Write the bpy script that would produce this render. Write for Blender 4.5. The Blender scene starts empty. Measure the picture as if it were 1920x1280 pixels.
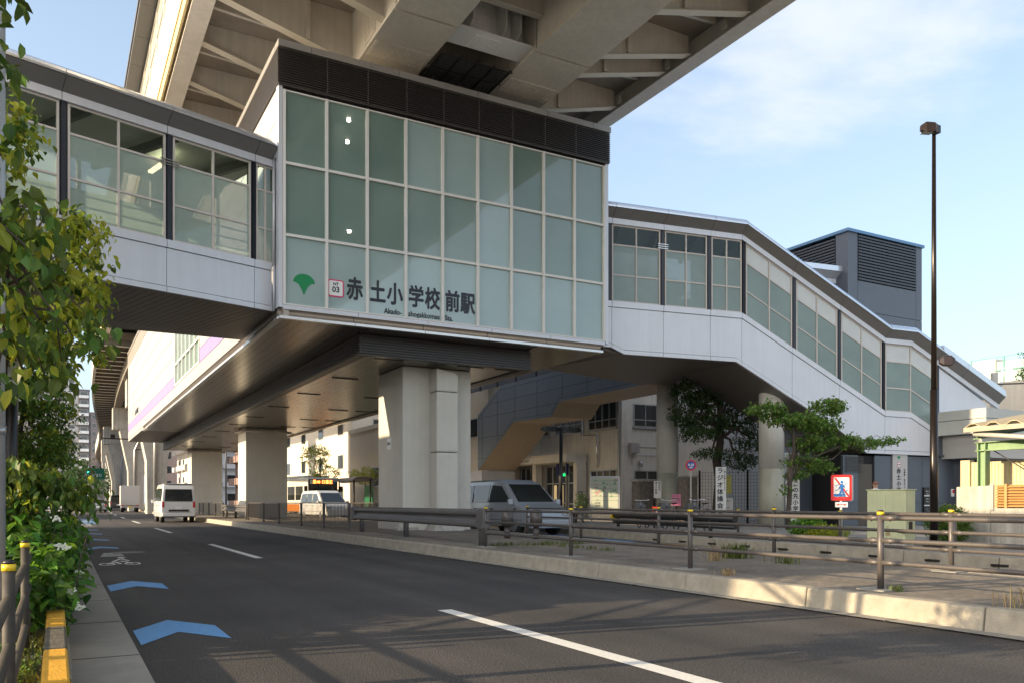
import bpy, bmesh, math, random
from mathutils import Vector, Matrix, noise
random.seed(7)
S = bpy.context.scene
C = S.collection
R = math.radians

# ---------------------------------------------------------------- camera
cam = bpy.data.objects.new('camera', bpy.data.cameras.new('camera'))
C.objects.link(cam); S.camera = cam
cam.location = (0, 0, 1.07)
cam.rotation_euler = (R(90), 0, R(-28.94))
cam.data.sensor_width = 36.0
cam.data.lens = 28.99
cam.data.shift_y = 0.1568
cam.data.clip_start = 0.05
cam.data.clip_end = 3000

# ---------------------------------------------------------------- sky, sun
SUN_EL, SUN_AZ = 16.5, 277.5      # azimuth clockwise from +Y: late sun from the left of the road
sd = Vector((math.sin(R(SUN_AZ))*math.cos(R(SUN_EL)), math.cos(R(SUN_AZ))*math.cos(R(SUN_EL)), math.sin(R(SUN_EL))))
world = bpy.data.worlds.new('World'); S.world = world; world.use_nodes = True
nt = world.node_tree; nt.nodes.clear()
def wn(t, **k):
    n = nt.nodes.new(t)
    for a, b in k.items(): setattr(n, a, b)
    return n
wo = wn('ShaderNodeOutputWorld'); bg = wn('ShaderNodeBackground'); sky = wn('ShaderNodeTexSky')
sky.sky_type = 'NISHITA'; sky.sun_disc = False
sky.sun_elevation = R(SUN_EL); sky.sun_rotation = R(SUN_AZ); sky.altitude = 20
sky.air_density = 1.0; sky.dust_density = 2.2; sky.ozone_density = 1.3
bg.inputs['Strength'].default_value = 0.14
tc = wn('ShaderNodeTexCoord'); sep = wn('ShaderNodeSeparateXYZ')
nt.links.new(tc.outputs['Generated'], sep.inputs[0])
zc = wn('ShaderNodeMath', operation='MAXIMUM'); zc.inputs[1].default_value = 0.04
nt.links.new(sep.outputs['Z'], zc.inputs[0])
dx = wn('ShaderNodeMath', operation='DIVIDE'); dy = wn('ShaderNodeMath', operation='DIVIDE')
for d, o in ((dx, 'X'), (dy, 'Y')):
    nt.links.new(sep.outputs[o], d.inputs[0]); nt.links.new(zc.outputs[0], d.inputs[1])
cmb = wn('ShaderNodeCombineXYZ'); nt.links.new(dx.outputs[0], cmb.inputs[0]); nt.links.new(dy.outputs[0], cmb.inputs[1])
mp = wn('ShaderNodeMapping'); mp.inputs['Location'].default_value = (3.1, 0.35, 0); mp.inputs['Scale'].default_value = (0.75, 1.1, 1)
mp.inputs['Rotation'].default_value = (0, 0, R(25))
nt.links.new(cmb.outputs[0], mp.inputs[0])
nz = wn('ShaderNodeTexNoise'); nz.inputs['Scale'].default_value = 0.85; nz.inputs['Detail'].default_value = 9; nz.inputs['Roughness'].default_value = 0.58
nt.links.new(mp.outputs[0], nz.inputs['Vector'])
# one cloud bank high on the right, thin veils elsewhere
vd = wn('ShaderNodeVectorMath', operation='DISTANCE'); vd.inputs[1].default_value = (1.42, 1.30, 0)
nt.links.new(cmb.outputs[0], vd.inputs[0])
bank = wn('ShaderNodeMapRange'); bank.inputs['From Min'].default_value = 0.10; bank.inputs['From Max'].default_value = 0.95
bank.inputs['To Min'].default_value = 0.20; bank.inputs['To Max'].default_value = -0.12
nt.links.new(vd.outputs['Value'], bank.inputs['Value'])
ad = wn('ShaderNodeMath', operation='ADD'); nt.links.new(nz.outputs['Fac'], ad.inputs[0]); nt.links.new(bank.outputs[0], ad.inputs[1])
cr = wn('ShaderNodeMapRange'); cr.interpolation_type = 'SMOOTHSTEP'
cr.inputs['From Min'].default_value = 0.50; cr.inputs['From Max'].default_value = 0.70; cr.inputs['To Max'].default_value = 0.72
nt.links.new(ad.outputs[0], cr.inputs['Value'])
hz = wn('ShaderNodeMapRange'); hz.inputs['From Min'].default_value = 0.02; hz.inputs['From Max'].default_value = 0.55
hz.inputs['To Min'].default_value = 0.62; hz.inputs['To Max'].default_value = 0.25
nt.links.new(sep.outputs['Z'], hz.inputs['Value'])
m1 = wn('ShaderNodeMix', data_type='RGBA'); m1.inputs[7].default_value = (2.75, 3.3, 3.9, 1)
nt.links.new(hz.outputs[0], m1.inputs[0]); nt.links.new(sky.outputs[0], m1.inputs[6])
m2 = wn('ShaderNodeMix', data_type='RGBA'); m2.inputs[7].default_value = (3.25, 3.35, 3.55, 1)
nt.links.new(cr.outputs[0], m2.inputs[0]); nt.links.new(m1.outputs[2], m2.inputs[6])
# glow added to the western and southern sky behind the camera, lifting shaded faces
gd = wn('ShaderNodeVectorMath', operation='DOT_PRODUCT'); gd.inputs[1].default_value = Vector((-.72, -.55, .42)).normalized()
nt.links.new(tc.outputs['Generated'], gd.inputs[0])
gm = wn('ShaderNodeMapRange'); gm.interpolation_type = 'SMOOTHSTEP'; gm.inputs['From Min'].default_value = -0.05; gm.inputs['From Max'].default_value = 0.95
nt.links.new(gd.outputs['Value'], gm.inputs['Value'])
ga = wn('ShaderNodeVectorMath', operation='SCALE'); ga.inputs[0].default_value = (3.9, 3.6, 3.3); nt.links.new(gm.outputs[0], ga.inputs['Scale'])
gs = wn('ShaderNodeVectorMath', operation='ADD'); nt.links.new(m2.outputs[2], gs.inputs[0]); nt.links.new(ga.outputs[0], gs.inputs[1])
nt.links.new(gs.outputs[0], bg.inputs['Color']); nt.links.new(bg.outputs[0], wo.inputs['Surface'])

sun = bpy.data.objects.new('sun', bpy.data.lights.new('sun', 'SUN')); C.objects.link(sun)
sun.data.energy = 4.2; sun.data.angle = R(0.5); sun.data.color = (1.0, 0.78, 0.5)
sun.rotation_euler = sd.to_track_quat('Z', 'Y').to_euler()
S.view_settings.view_transform = 'Standard'; S.view_settings.look = 'None'
S.view_settings.exposure = 1.18; S.view_settings.gamma = 1
S.cycles.max_bounces = 8; S.cycles.diffuse_bounces = 4; S.cycles.glossy_bounces = 4; S.cycles.transmission_bounces = 6
S.cycles.transparent_max_bounces = 8
S.cycles.use_denoising = True; S.cycles.sample_clamp_indirect = 6

# ---------------------------------------------------------------- helpers
def tag(o, label=None, cat=None, group=None, kind=None):
    if label: o['label'] = label
    if cat: o['category'] = cat
    if group: o['group'] = group
    if kind: o['kind'] = kind
    return o
def thing(name, label, cat, loc=(0, 0, 0), rotz=0.0, group=None):
    o = bpy.data.objects.new(name, None); C.objects.link(o)
    o.location = loc; o.rotation_euler = (0, 0, R(rotz)); o.empty_display_size = 0.2
    return tag(o, label, cat, group)
def kids(o, allobs=None):
    return [c for c in bpy.data.objects if c.parent == o]
def dup(root, loc, rotz=0.0, label=None, scale=None):
    r = root.copy(); C.objects.link(r); r.location = loc; r.rotation_euler = (0, 0, R(rotz))
    if scale: r.scale = (scale,)*3
    if label: r['label'] = label
    for ch in kids(root):
        c = ch.copy(); C.objects.link(c); c.parent = r
        for g in kids(ch):
            d = g.copy(); C.objects.link(d); d.parent = c
    return r

_m = {}
def mat(name, col, rough=0.6, metal=0.0, var=0.0, vscale=3.0, bump=0.0, bscale=60.0, coat=0.0, spec=0.5,
        streak=0.0, see=0.0, emit=0.0, trans=0.0, coatior=1.5, island=0.0, stretch=(1, 1, 1), vr=(0.3, 0.7)):
    if name in _m: return _m[name]
    m = bpy.data.materials.new(name); m.use_nodes = True; _m[name] = m
    t = m.node_tree; N = t.nodes; L = t.links
    b = N['Principled BSDF']
    c4 = (*col, 1) if len(col) == 3 else col
    b.inputs['Base Color'].default_value = c4
    b.inputs['Roughness'].default_value = rough; b.inputs['Metallic'].default_value = metal
    b.inputs['Specular IOR Level'].default_value = spec
    b.inputs['Coat Weight'].default_value = coat; b.inputs['Coat Roughness'].default_value = 0.03; b.inputs['Coat IOR'].default_value = coatior
    if emit: b.inputs['Emission Color'].default_value = c4; b.inputs['Emission Strength'].default_value = emit
    cur = None
    if var or streak or bump or island:
        co = N.new('ShaderNodeTexCoord')
    def mulby(fac_socket, lo, hi, vr=(0.3, 0.7)):
        nonlocal cur
        mr = N.new('ShaderNodeMapRange'); mr.inputs['From Min'].default_value = vr[0]; mr.inputs['From Max'].default_value = vr[1]
        mr.inputs['To Min'].default_value = lo; mr.inputs['To Max'].default_value = hi
        L.new(fac_socket, mr.inputs['Value'])
        mx = N.new('ShaderNodeVectorMath'); mx.operation = 'SCALE'
        if cur is None: mx.inputs[0].default_value = c4[:3]
        else: L.new(cur, mx.inputs[0])
        L.new(mr.outputs[0], mx.inputs['Scale']); cur = mx.outputs[0]
    if var:
        mpg = N.new('ShaderNodeMapping'); mpg.inputs['Scale'].default_value = stretch; L.new(co.outputs['Object'], mpg.inputs[0])
        n1 = N.new('ShaderNodeTexNoise'); n1.inputs['Scale'].default_value = vscale; n1.inputs['Detail'].default_value = 8; n1.inputs['Roughness'].default_value = 0.62
        L.new(mpg.outputs[0], n1.inputs['Vector']); mulby(n1.outputs['Fac'], 1-var, 1+var, vr)
    if streak:   # rain streaks running down
        mpg2 = N.new('ShaderNodeMapping'); mpg2.inputs['Scale'].default_value = (5, 5, 0.22); L.new(co.outputs['Object'], mpg2.inputs[0])
        n2 = N.new('ShaderNodeTexNoise'); n2.inputs['Scale'].default_value = 1.6; n2.inputs['Detail'].default_value = 5; n2.inputs['Roughness'].default_value = 0.6
        L.new(mpg2.outputs[0], n2.inputs['Vector']); mulby(n2.outputs['Fac'], 1-streak, 1+streak*0.4)
    if island:
        g = N.new('ShaderNodeNewGeometry'); mr = N.new('ShaderNodeHueSaturation')
        a1 = N.new('ShaderNodeMapRange'); a1.inputs['To Min'].default_value = 1-island; a1.inputs['To Max'].default_value = 1+island
        L.new(g.outputs['Random Per Island'], a1.inputs['Value']); L.new(a1.outputs[0], mr.inputs['Value'])
        a2 = N.new('ShaderNodeMapRange'); a2.inputs['To Min'].default_value = 0.5-island*0.09; a2.inputs['To Max'].default_value = 0.5+island*0.05
        ml = N.new('ShaderNodeMath'); ml.operation = 'FRACT'; mm = N.new('ShaderNodeMath'); mm.operation = 'MULTIPLY'; mm.inputs[1].default_value = 17.3
        L.new(g.outputs['Random Per Island'], mm.inputs[0]); L.new(mm.outputs[0], ml.inputs[0]); L.new(ml.outputs[0], a2.inputs['Value']); L.new(a2.outputs[0], mr.inputs['Hue'])
        if cur is None: mr.inputs['Color'].default_value = c4
        else: L.new(cur, mr.inputs['Color'])
        cur = mr.outputs[0]
    if cur is not None: L.new(cur, b.inputs['Base Color'])
    if bump:
        n3 = N.new('ShaderNodeTexNoise'); n3.inputs['Scale'].default_value = bscale; n3.inputs['Detail'].default_value = 4
        L.new(co.outputs['Object'], n3.inputs['Vector'])
        bp = N.new('ShaderNodeBump'); bp.inputs['Strength'].default_value = bump; bp.inputs['Distance'].default_value = 0.02
        L.new(n3.outputs['Fac'], bp.inputs['Height']); L.new(bp.outputs[0], b.inputs['Normal'])
    if trans:   # leaves / frosted panes let light through
        tr = N.new('ShaderNodeBsdfTranslucent'); ms = N.new('ShaderNodeMixShader'); ms.inputs[0].default_value = trans
        if cur is not None:
            hs = N.new('ShaderNodeHueSaturation'); hs.inputs['Value'].default_value = 1.5; L.new(cur, hs.inputs['Color']); L.new(hs.outputs[0], tr.inputs['Color'])
        else: tr.inputs['Color'].default_value = c4
        L.new(b.outputs[0], ms.inputs[1]); L.new(tr.outputs[0], ms.inputs[2])
        L.new(ms.outputs[0], N['Material Output'].inputs['Surface'])
        if see:     # milky pane: part of the light goes straight through
            tp = N.new('ShaderNodeBsdfTransparent'); m2_ = N.new('ShaderNodeMixShader'); m2_.inputs[0].default_value = see
            L.new(ms.outputs[0], m2_.inputs[1]); L.new(tp.outputs[0], m2_.inputs[2]); L.new(m2_.outputs[0], N['Material Output'].inputs['Surface'])
    return m
def glass_mat(name, col=(0.8, 0.9, 0.88), rough=0.02, alpha=0.25):
    """thin clear pane: mostly transparent, with a real reflection"""
    if name in _m: return _m[name]
    m = bpy.data.materials.new(name); m.use_nodes = True; _m[name] = m
    N = m.node_tree.nodes; L = m.node_tree.links; N.remove(N['Principled BSDF'])
    tr = N.new('ShaderNodeBsdfTransparent'); tr.inputs[0].default_value = (*col, 1)
    gl = N.new('ShaderNodeBsdfGlossy'); gl.inputs['Roughness'].default_value = rough
    fr = N.new('ShaderNodeFresnel'); fr.inputs[0].default_value = 1.32
    ms = N.new('ShaderNodeMixShader'); L.new(fr.outputs[0], ms.inputs[0]); L.new(tr.outputs[0], ms.inputs[1]); L.new(gl.outputs[0], ms.inputs[2])
    L.new(ms.outputs[0], N['Material Output'].inputs['Surface'])
    return m

class MB:
    def __init__(s): s.v = []; s.f = []; s.smooth = []
    def quad(s, *p, sm=False):
        i = len(s.v); s.v += [tuple(q) for q in p]; s.f.append(tuple(range(i, i+len(p)))); s.smooth.append(sm); return s
    def hexa(s, b, t):   # bottom 4 ccw, top 4 ccw
        i = len(s.v); s.v += [tuple(q) for q in b] + [tuple(q) for q in t]
        for f in ((3, 2, 1, 0), (4, 5, 6, 7), (0, 1, 5, 4), (1, 2, 6, 5), (2, 3, 7, 6), (3, 0, 4, 7)):
            s.f.append(tuple(i+k for k in f)); s.smooth.append(False)
        return s
    def box(s, x0, y0, z0, x1, y1, z1):
        x0, x1 = min(x0, x1), max(x0, x1); y0, y1 = min(y0, y1), max(y0, y1); z0, z1 = min(z0, z1), max(z0, z1)
        return s.hexa([(x0, y0, z0), (x1, y0, z0), (x1, y1, z0), (x0, y1, z0)], [(x0, y0, z1), (x1, y0, z1), (x1, y1, z1), (x0, y1, z1)])
    def slab(s, x0, x1, y0, y1, zb0, zb1, zt0, zt1):
        return s.hexa([(x0, y0, zb0), (x1, y0, zb1), (x1, y1, zb1), (x0, y1, zb0)], [(x0, y0, zt0), (x1, y0, zt1), (x1, y1, zt1), (x0, y1, zt0)])
    def bar(s, p, q, w, h=None, up=(0, 0, 1)):
        h = h or w; p, q = Vector(p), Vector(q); d = (q-p).normalized(); u = Vector(up)
        a = d.cross(u)
        if a.length < 1e-4: a = d.cross(Vector((0, 1, 0)))
        a.normalize(); b = a.cross(d).normalized(); a *= w/2; b *= h/2
        return s.hexa([p-a-b, p+a-b, q+a-b, q-a-b], [p-a+b, p+a+b, q+a+b, q-a+b])
    def tube(s, pts, r, n=10, caps=True, r2=None):
        pts = [Vector(p) for p in pts]; m = len(pts); base = len(s.v)
        prev = None
        for k, p in enumerate(pts):
            d = (pts[min(k+1, m-1)]-pts[max(k-1, 0)]).normalized()
            if prev is None:
                a = d.cross(Vector((0, 0, 1)));
                if a.length < 1e-3: a = d.cross(Vector((0, 1, 0)))
            else: a = prev - d*prev.dot(d)
            a.normalize(); prev = a; b = d.cross(a)
            rr = r[k] if isinstance(r, (list, tuple)) else (r if r2 is None else r+(r2-r)*k/(m-1))
            for j in range(n):
                t = 2*math.pi*j/n; s.v.append(tuple(p + a*math.cos(t)*rr + b*math.sin(t)*rr))
        for k in range(m-1):
            for j in range(n):
                s.f.append((base+k*n+j, base+k*n+(j+1) % n, base+(k+1)*n+(j+1) % n, base+(k+1)*n+j)); s.smooth.append(True)
        if caps:
            s.f.append(tuple(base+j for j in range(n))[::-1]); s.smooth.append(False)
            s.f.append(tuple(base+(m-1)*n+j for j in range(n))); s.smooth.append(False)
        return s
    def cyl(s, x, y, z0, z1, r, r2=None, n=24):
        return s.tube([(x, y, z0), (x, y, z1)], r, n, True, r2 if r2 is not None else r)
    def prism(s, poly, vec):   # poly list of 3d points, extruded by vec
        n = len(poly); i = len(s.v); v = Vector(vec)
        s.v += [tuple(p) for p in poly] + [tuple(Vector(p)+v) for p in poly]
        s.f.append(tuple(i+k for k in range(n))[::-1]); s.f.append(tuple(i+n+k for k in range(n))); s.smooth += [False, False]
        for k in range(n): s.f.append((i+k, i+(k+1) % n, i+n+(k+1) % n, i+n+k)); s.smooth.append(False)
        return s
    def sweep(s, path, prof, closed=True, sm=False):
        """path [(x,y,z)], prof [(side, dz)] closed polygon; side = along local +y of path in plan (given per path as normal)"""
        n = len(prof); base = len(s.v)
        for k, (x, y, z) in enumerate(path):
            a = Vector(path[max(k-1, 0)][:2]); b = Vector(path[min(k+1, len(path)-1)][:2]); d = (b-a).normalized(); nx, ny = -d.y, d.x
            for (o, dz) in prof: s.v.append((x+nx*o, y+ny*o, z+dz))
        for k in range(len(path)-1):
            for j in range(n if closed else n-1):
                s.f.append((base+k*n+j, base+k*n+(j+1) % n, base+(k+1)*n+(j+1) % n, base+(k+1)*n+j)); s.smooth.append(sm)
        if closed:
            s.f.append(tuple(base+j for j in range(n))[::-1]); s.f.append(tuple(base+(len(path)-1)*n+j for j in range(n))); s.smooth += [False, False]
        return s
    def build(s, name, m, parent=None, bevel=0.0, seg=2, world=False, smooth_all=False):
        me = bpy.data.meshes.new(name)
        off = Vector((0, 0, 0))
        if parent is not None and world:
            root = parent
            while root.parent: root = root.parent
            off = Vector(root.location)
        me.from_pydata([(a-off.x, b-off.y, c-off.z) for a, b, c in s.v], [], s.f)
        me.polygons.foreach_set('use_smooth', [True]*len(s.f) if smooth_all else s.smooth)
        bm = bmesh.new(); bm.from_mesh(me); bmesh.ops.recalc_face_normals(bm, faces=bm.faces); bm.to_mesh(me); bm.free()
        me.materials.append(m)
        o = bpy.data.objects.new(name, me); C.objects.link(o)
        if parent is not None: o.parent = parent
        if bevel:
            md = o.modifiers.new('bevel', 'BEVEL'); md.width = bevel; md.segments = seg; md.limit_method = 'ANGLE'; md.angle_limit = R(40)
        return o
def W(s, name, m, parent, **k): return s.build(name, m, parent, world=True, **k)
def struct(name, mb, m, **k): return tag(mb.build(name, m, None, **k), kind='structure')
_txt = []
def text(s, size, loc, rot, m, parent, name='lettering', bold=0.0, align='CENTER', ext=0.004, sx=1.0):
    cu = bpy.data.curves.new(name, 'FONT'); cu.body = s; cu.size = size; cu.align_x = align; cu.align_y = 'CENTER'
    cu.extrude = ext; cu.resolution_u = 3; cu.space_line = 1.0
    o = bpy.data.objects.new(name, cu); C.objects.link(o)
    me = bpy.data.meshes.new_from_object(o.evaluated_get(bpy.context.evaluated_depsgraph_get()))
    bpy.data.objects.remove(o)
    if bold:      # heavier strokes: the same glyphs laid side by side, each a hair behind the last
        bm = bmesh.new()
        for k, (a, b) in enumerate(((0, 0), (1, 0), (-1, 0), (0, 1), (0, -1), (.7, .7), (-.7, -.7), (.7, -.7), (-.7, .7))):
            tm = me.copy(); tm.transform(Matrix.Translation((a*bold, b*bold, -k*.0004))); bm.from_mesh(tm); bpy.data.meshes.remove(tm)
        bm.to_mesh(me); bm.free()
    me.materials.clear(); me.materials.append(m)
    M = Matrix.Translation(loc) @ rot.to_matrix().to_4x4() @ Matrix.Diagonal((sx, 1, 1, 1))
    me.transform(M)
    o = bpy.data.objects.new(name, me); C.objects.link(o); o.parent = parent
    return o
from mathutils import Euler
FRONT = Euler((R(90), 0, 0))            # faces -Y
SIDE = Euler((R(90), 0, R(-90)))        # faces -X
def join(objs, name, parent=None):
    """merge small meshes that share a material into one part"""
    me = bpy.data.meshes.new(name); bm = bmesh.new()
    for o in objs:
        bm.from_mesh(o.data)
    bm.to_mesh(me); bm.free(); me.materials.append(objs[0].data.materials[0])
    p = objs[0].parent
    for o in objs: bpy.data.objects.remove(o)
    n = bpy.data.objects.new(name, me); C.objects.link(n); n.parent = parent or p
    return n

def each(name, m, parent, boxes, **k):
    for b in boxes: W(MB().box(*b), name, m, parent, **k)

# ---------------------------------------------------------------- materials
CREAM = mat('cream_panel', (0.36, 0.345, 0.335), 0.45, var=0.03, vscale=0.6, streak=0.05)
SILVER = mat('silver_panel', (0.60, 0.61, 0.645), 0.38, metal=0.25, var=0.04, vscale=0.8, streak=0.05)
SILVER2 = mat('silver_gutter', (0.62, 0.65, 0.70), 0.22, metal=0.75, var=0.05, vscale=1.5)
GREYBAND = mat('grey_soffit_band', (0.17, 0.165, 0.16), 0.5, var=0.05, vscale=2)
FRAME = mat('beige_frame', (0.50, 0.46, 0.42), 0.42, var=0.05, vscale=4)
FRAMEW = mat('white_frame', (0.68, 0.66, 0.62), 0.4, var=0.04, vscale=3)
NAVY = mat('navy_post', (0.018, 0.022, 0.034), 0.4)
DARKGAP = mat('joint_dark', (0.012, 0.012, 0.013), 0.8)
LOUV = mat('black_louver', (0.055, 0.048, 0.043), 0.4, var=0.12, vscale=3)
SOFFIT = mat('brown_metal_soffit', (0.20, 0.185, 0.165), 0.26, metal=0.85, var=0.10, vscale=1.2, stretch=(0.3, 6, 1))
SOFFIT2 = mat('brown_board_soffit', (0.16, 0.14, 0.125), 0.42, metal=0.2, var=0.06, vscale=2)
SPINE = mat('dark_beam_cladding', (0.045, 0.042, 0.042), 0.4, metal=0.3, var=0.08)
SLATE = mat('slate_panel', (0.20, 0.235, 0.27), 0.32, metal=0.35, var=0.05, vscale=1)
SLATE2 = mat('dark_slate_panel', (0.10, 0.115, 0.14), 0.33, metal=0.3, var=0.06, vscale=1)
CONC = mat('pillar_concrete', (0.58, 0.56, 0.50), 0.8, var=0.06, vscale=1.2, streak=0.05, bump=0.25, bscale=45)
CONC2 = mat('weathered_concrete', (0.42, 0.40, 0.36), 0.85, var=0.16, vscale=1.3, streak=0.25, bump=0.3, bscale=30)
KERBM = mat('kerb_stone', (0.30, 0.27, 0.215), 0.85, var=0.2, vscale=5, bump=0.35, bscale=90)
GUTTER = mat('gutter_concrete', (0.25, 0.238, 0.21), 0.8, var=0.12, vscale=3, bump=0.2, bscale=70)
STEELP = mat('beige_bridge_paint', (0.63, 0.59, 0.52), 0.4, var=0.08, vscale=1.4, streak=0.10)
STEELW = mat('white_bridge_paint', (0.80, 0.80, 0.80), 0.4, var=0.06, vscale=1.5)
DECKC = mat('deck_concrete', (0.31, 0.275, 0.23), 0.85, var=0.22, vscale=0.9, bump=0.2, bscale=20)
RAILM = mat('brown_rail_paint', (0.085, 0.074, 0.068), 0.42, metal=0.1, var=0.12, vscale=6)
BLACKM = mat('black_paint', (0.012, 0.012, 0.012), 0.4)
YEL = mat('yellow_reflector', (0.75, 0.52, 0.02), 0.35)
WHITE = mat('white_paint', (0.75, 0.75, 0.73), 0.4)
RED = mat('red_paint', (0.62, 0.02, 0.02), 0.4)
BLUE = mat('blue_paint', (0.01, 0.07, 0.35), 0.4)
INK = mat('dark_navy_lettering', (0.015, 0.018, 0.028), 0.4)
GREENE = mat('green_emblem', (0.0, 0.22, 0.07), 0.4)
PINK = mat('pink_border', (0.60, 0.06, 0.16), 0.4)
CHROME = mat('bright_metal', (0.6, 0.6, 0.6), 0.25, metal=1.0)
ALU = mat('aluminium_frame', (0.42, 0.43, 0.44), 0.35, metal=0.6)
GDARK = mat('dark_window_glass', (0.022, 0.026, 0.026), 0.06, spec=0.9, var=0.5, vscale=0.8)
GLCLR = glass_mat('clear_glass')
FROST = mat('frosted_green_glass', (0.33, 0.43, 0.40), 0.5, var=0.10, vscale=0.7, coat=1.0, coatior=1.7, trans=0.35, see=0.32)
TYRE = mat('tyre_rubber', (0.015, 0.015, 0.015), 0.85)
RIM = mat('wheel_rim', (0.35, 0.35, 0.36), 0.35, metal=0.8)
BARK = mat('tree_bark', (0.075, 0.058, 0.045), 0.9, var=0.3, vscale=9, bump=0.6, bscale=40)
TAIL = mat('tail_light_red', (0.45, 0.01, 0.01), 0.2)
LAMPG = mat('lamp_lens', (0.45, 0.47, 0.45), 0.2)
# ---------------------------------------------------------------- ground, roads
def bend(y): return 0.00018*y*y if y < 150 and y > 0 else (0 if y <= 0 else 4.05 + (y-150)*0.054)
def farx(y): return 10.0 + (min(y, 75)-6.3)*0.111 + (max(y-75, 0))*0.03       # far edge of the median
def kerbx(y): return 13.2 + (min(y, 75)-8.0)*0.112 + (max(y-75, 0))*0.03      # far kerb of the other carriageway
YS = [-60, -20, -5, 0, 4, 8, 12, 16, 20, 25, 30, 36, 43, 52, 62, 75, 90, 110, 130, 150, 200, 300, 420, 700]
def strip(mb, fa, fb, z, ys=YS):
    for a, b in zip(ys, ys[1:]): mb.quad((fa(a), a, z), (fb(a), a, z), (fb(b), b, z), (fa(b), b, z))
    return mb
ASPH = mat('asphalt', (0.044, 0.040, 0.038), 0.75, var=0.55, vscale=60, bump=1.0, bscale=80, vr=(0.40, 0.60))
# slow wear variation on top of the fine grain
def wear(m, lo, hi, scale, sc=(1, 0.12, 1)):
    t = m.node_tree; N = t.nodes; L = t.links; b = N['Principled BSDF']
    src = b.inputs['Base Color'].links[0].from_socket
    co = N.new('ShaderNodeTexCoord'); mpn = N.new('ShaderNodeMapping'); mpn.inputs['Scale'].default_value = sc; L.new(co.outputs['Object'], mpn.inputs[0])
    n = N.new('ShaderNodeTexNoise'); n.inputs['Scale'].default_value = scale; n.inputs['Detail'].default_value = 6; L.new(mpn.outputs[0], n.inputs['Vector'])
    mr = N.new('ShaderNodeMapRange'); mr.inputs['From Min'].default_value = 0.35; mr.inputs['From Max'].default_value = 0.65; mr.inputs['To Min'].default_value = lo; mr.inputs['To Max'].default_value = hi
    L.new(n.outputs['Fac'], mr.inputs['Value']); vm = N.new('ShaderNodeVectorMath'); vm.operation = 'SCALE'; L.new(src, vm.inputs[0]); L.new(mr.outputs[0], vm.inputs['Scale']); L.new(vm.outputs[0], b.inputs['Base Color'])
wear(ASPH, 0.72, 1.28, 1.5, (1, 0.04, 1)); wear(ASPH, 0.8, 1.2, 0.6, (1, 1, 1))
MEDM = mat('median_concrete', (0.17, 0.145, 0.115), 0.9, var=0.3, vscale=1.6, bump=0.4, bscale=60); wear(MEDM, 0.75, 1.2, 14, (1, 1, 1))
PAVE = mat('pavement_concrete', (0.27, 0.25, 0.225), 0.85, var=0.15, vscale=2.5, bump=0.2, bscale=50)
GROUND = mat('ground_soil', (0.16, 0.15, 0.13), 0.95, var=0.2, vscale=0.5)
SOIL = mat('planter_soil', (0.055, 0.042, 0.03), 0.95, var=0.4, vscale=6, bump=0.8, bscale=40)
g = MB().quad((-1500, -1500, -0.06), (1500, -1500, -0.06), (1500, 2500, -0.06), (-1500, 2500, -0.06))
struct('ground', g, GROUND)
struct('road', strip(MB(), lambda y: 0.50+bend(y), lambda y: 6.50+bend(y), 0.0), ASPH)
struct('road', strip(MB(), lambda y: farx(y)+0.1, lambda y: kerbx(y)-0.35, 0.0), ASPH)
gt = strip(MB(), lambda y: 0.08+bend(y), lambda y: 0.505+bend(y), 0.008)
strip(gt, lambda y: 6.495+bend(y), lambda y: 6.70+bend(y), 0.012); strip(gt, lambda y: kerbx(y)-0.355, lambda y: kerbx(y)+0.02, 0.008)
struct('gutter', gt, GUTTER)
gj = MB()
for k in range(-2, 60):
    y = -1.1 + k*1.85
    gj.box(0.085+bend(y), y-0.006, 0.0, 0.50+bend(y), y+0.006, 0.0105); gj.box(6.50+bend(y), y+0.4, 0.0, 6.69+bend(y), y+0.412, 0.0145)
struct('gutter_joint', gj, mat('joint_dirt', (0.06, 0.055, 0.05), 0.9))
struct('traffic_island', strip(MB(), lambda y: 6.86+bend(y), lambda y: farx(y)-0.05, 0.20), MEDM)
struct('pavement', strip(MB(), lambda y: kerbx(y)+0.14, lambda y: 70, 0.195), PAVE)
struct('pavement', strip(MB(), lambda y: -8, lambda y: -1.15+bend(y), 0.15), PAVE)
struct('planting_strip', strip(MB(), lambda y: -1.2+bend(y), lambda y: -0.06+bend(y), 0.10), SOIL)
kb = MB(); random.seed(3)
L0 = 1.85
y = -20.0 + 0.02
while y < 120:
    for (fx, s, ztop, wbot, wtop) in ((lambda q: 6.67+bend(q), 1, 0.205, 0.0, 0.035), (lambda q: kerbx(q), 1, 0.20, 0.0, 0.02), (lambda q: farx(q)+0.12, -1, 0.205, 0.0, 0.03)):
        a, b = y+0.005, y+L0-0.005; x0, x1 = fx(a), fx(b); w = 0.20*s; j = random.uniform(-.004, .004)
        kb.hexa([(x0+wbot*s, a, -0.03), (x0+w, a, -0.03), (x1+w, b, -0.03), (x1+wbot*s, b, -0.03)],
                [(x0+wtop*s, a, ztop+j), (x0+w, a, ztop+j), (x1+w, b, ztop+j), (x1+wtop*s, b, ztop+j)])
    y += L0
y = -20
while y < 120:   # flat kerb edging on the left
    a, b = y+0.004, y+L0-0.004
    kb.box(-0.08+bend(a), a, -0.03, 0.085+bend(a), b, 0.09 if not (1 < y < 9.5) else 0.02); y += L0
struct('kerb', kb, KERBM, bevel=0.022, seg=3)
dr = MB()
for k in range(9):
    yy = 7.6+k*1.25; x = kerbx(yy)
    dr.box(x-0.004, yy, 0.045, x+0.05, yy+0.28, 0.085)
struct('kerb_drain', dr, BLACKM)

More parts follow.
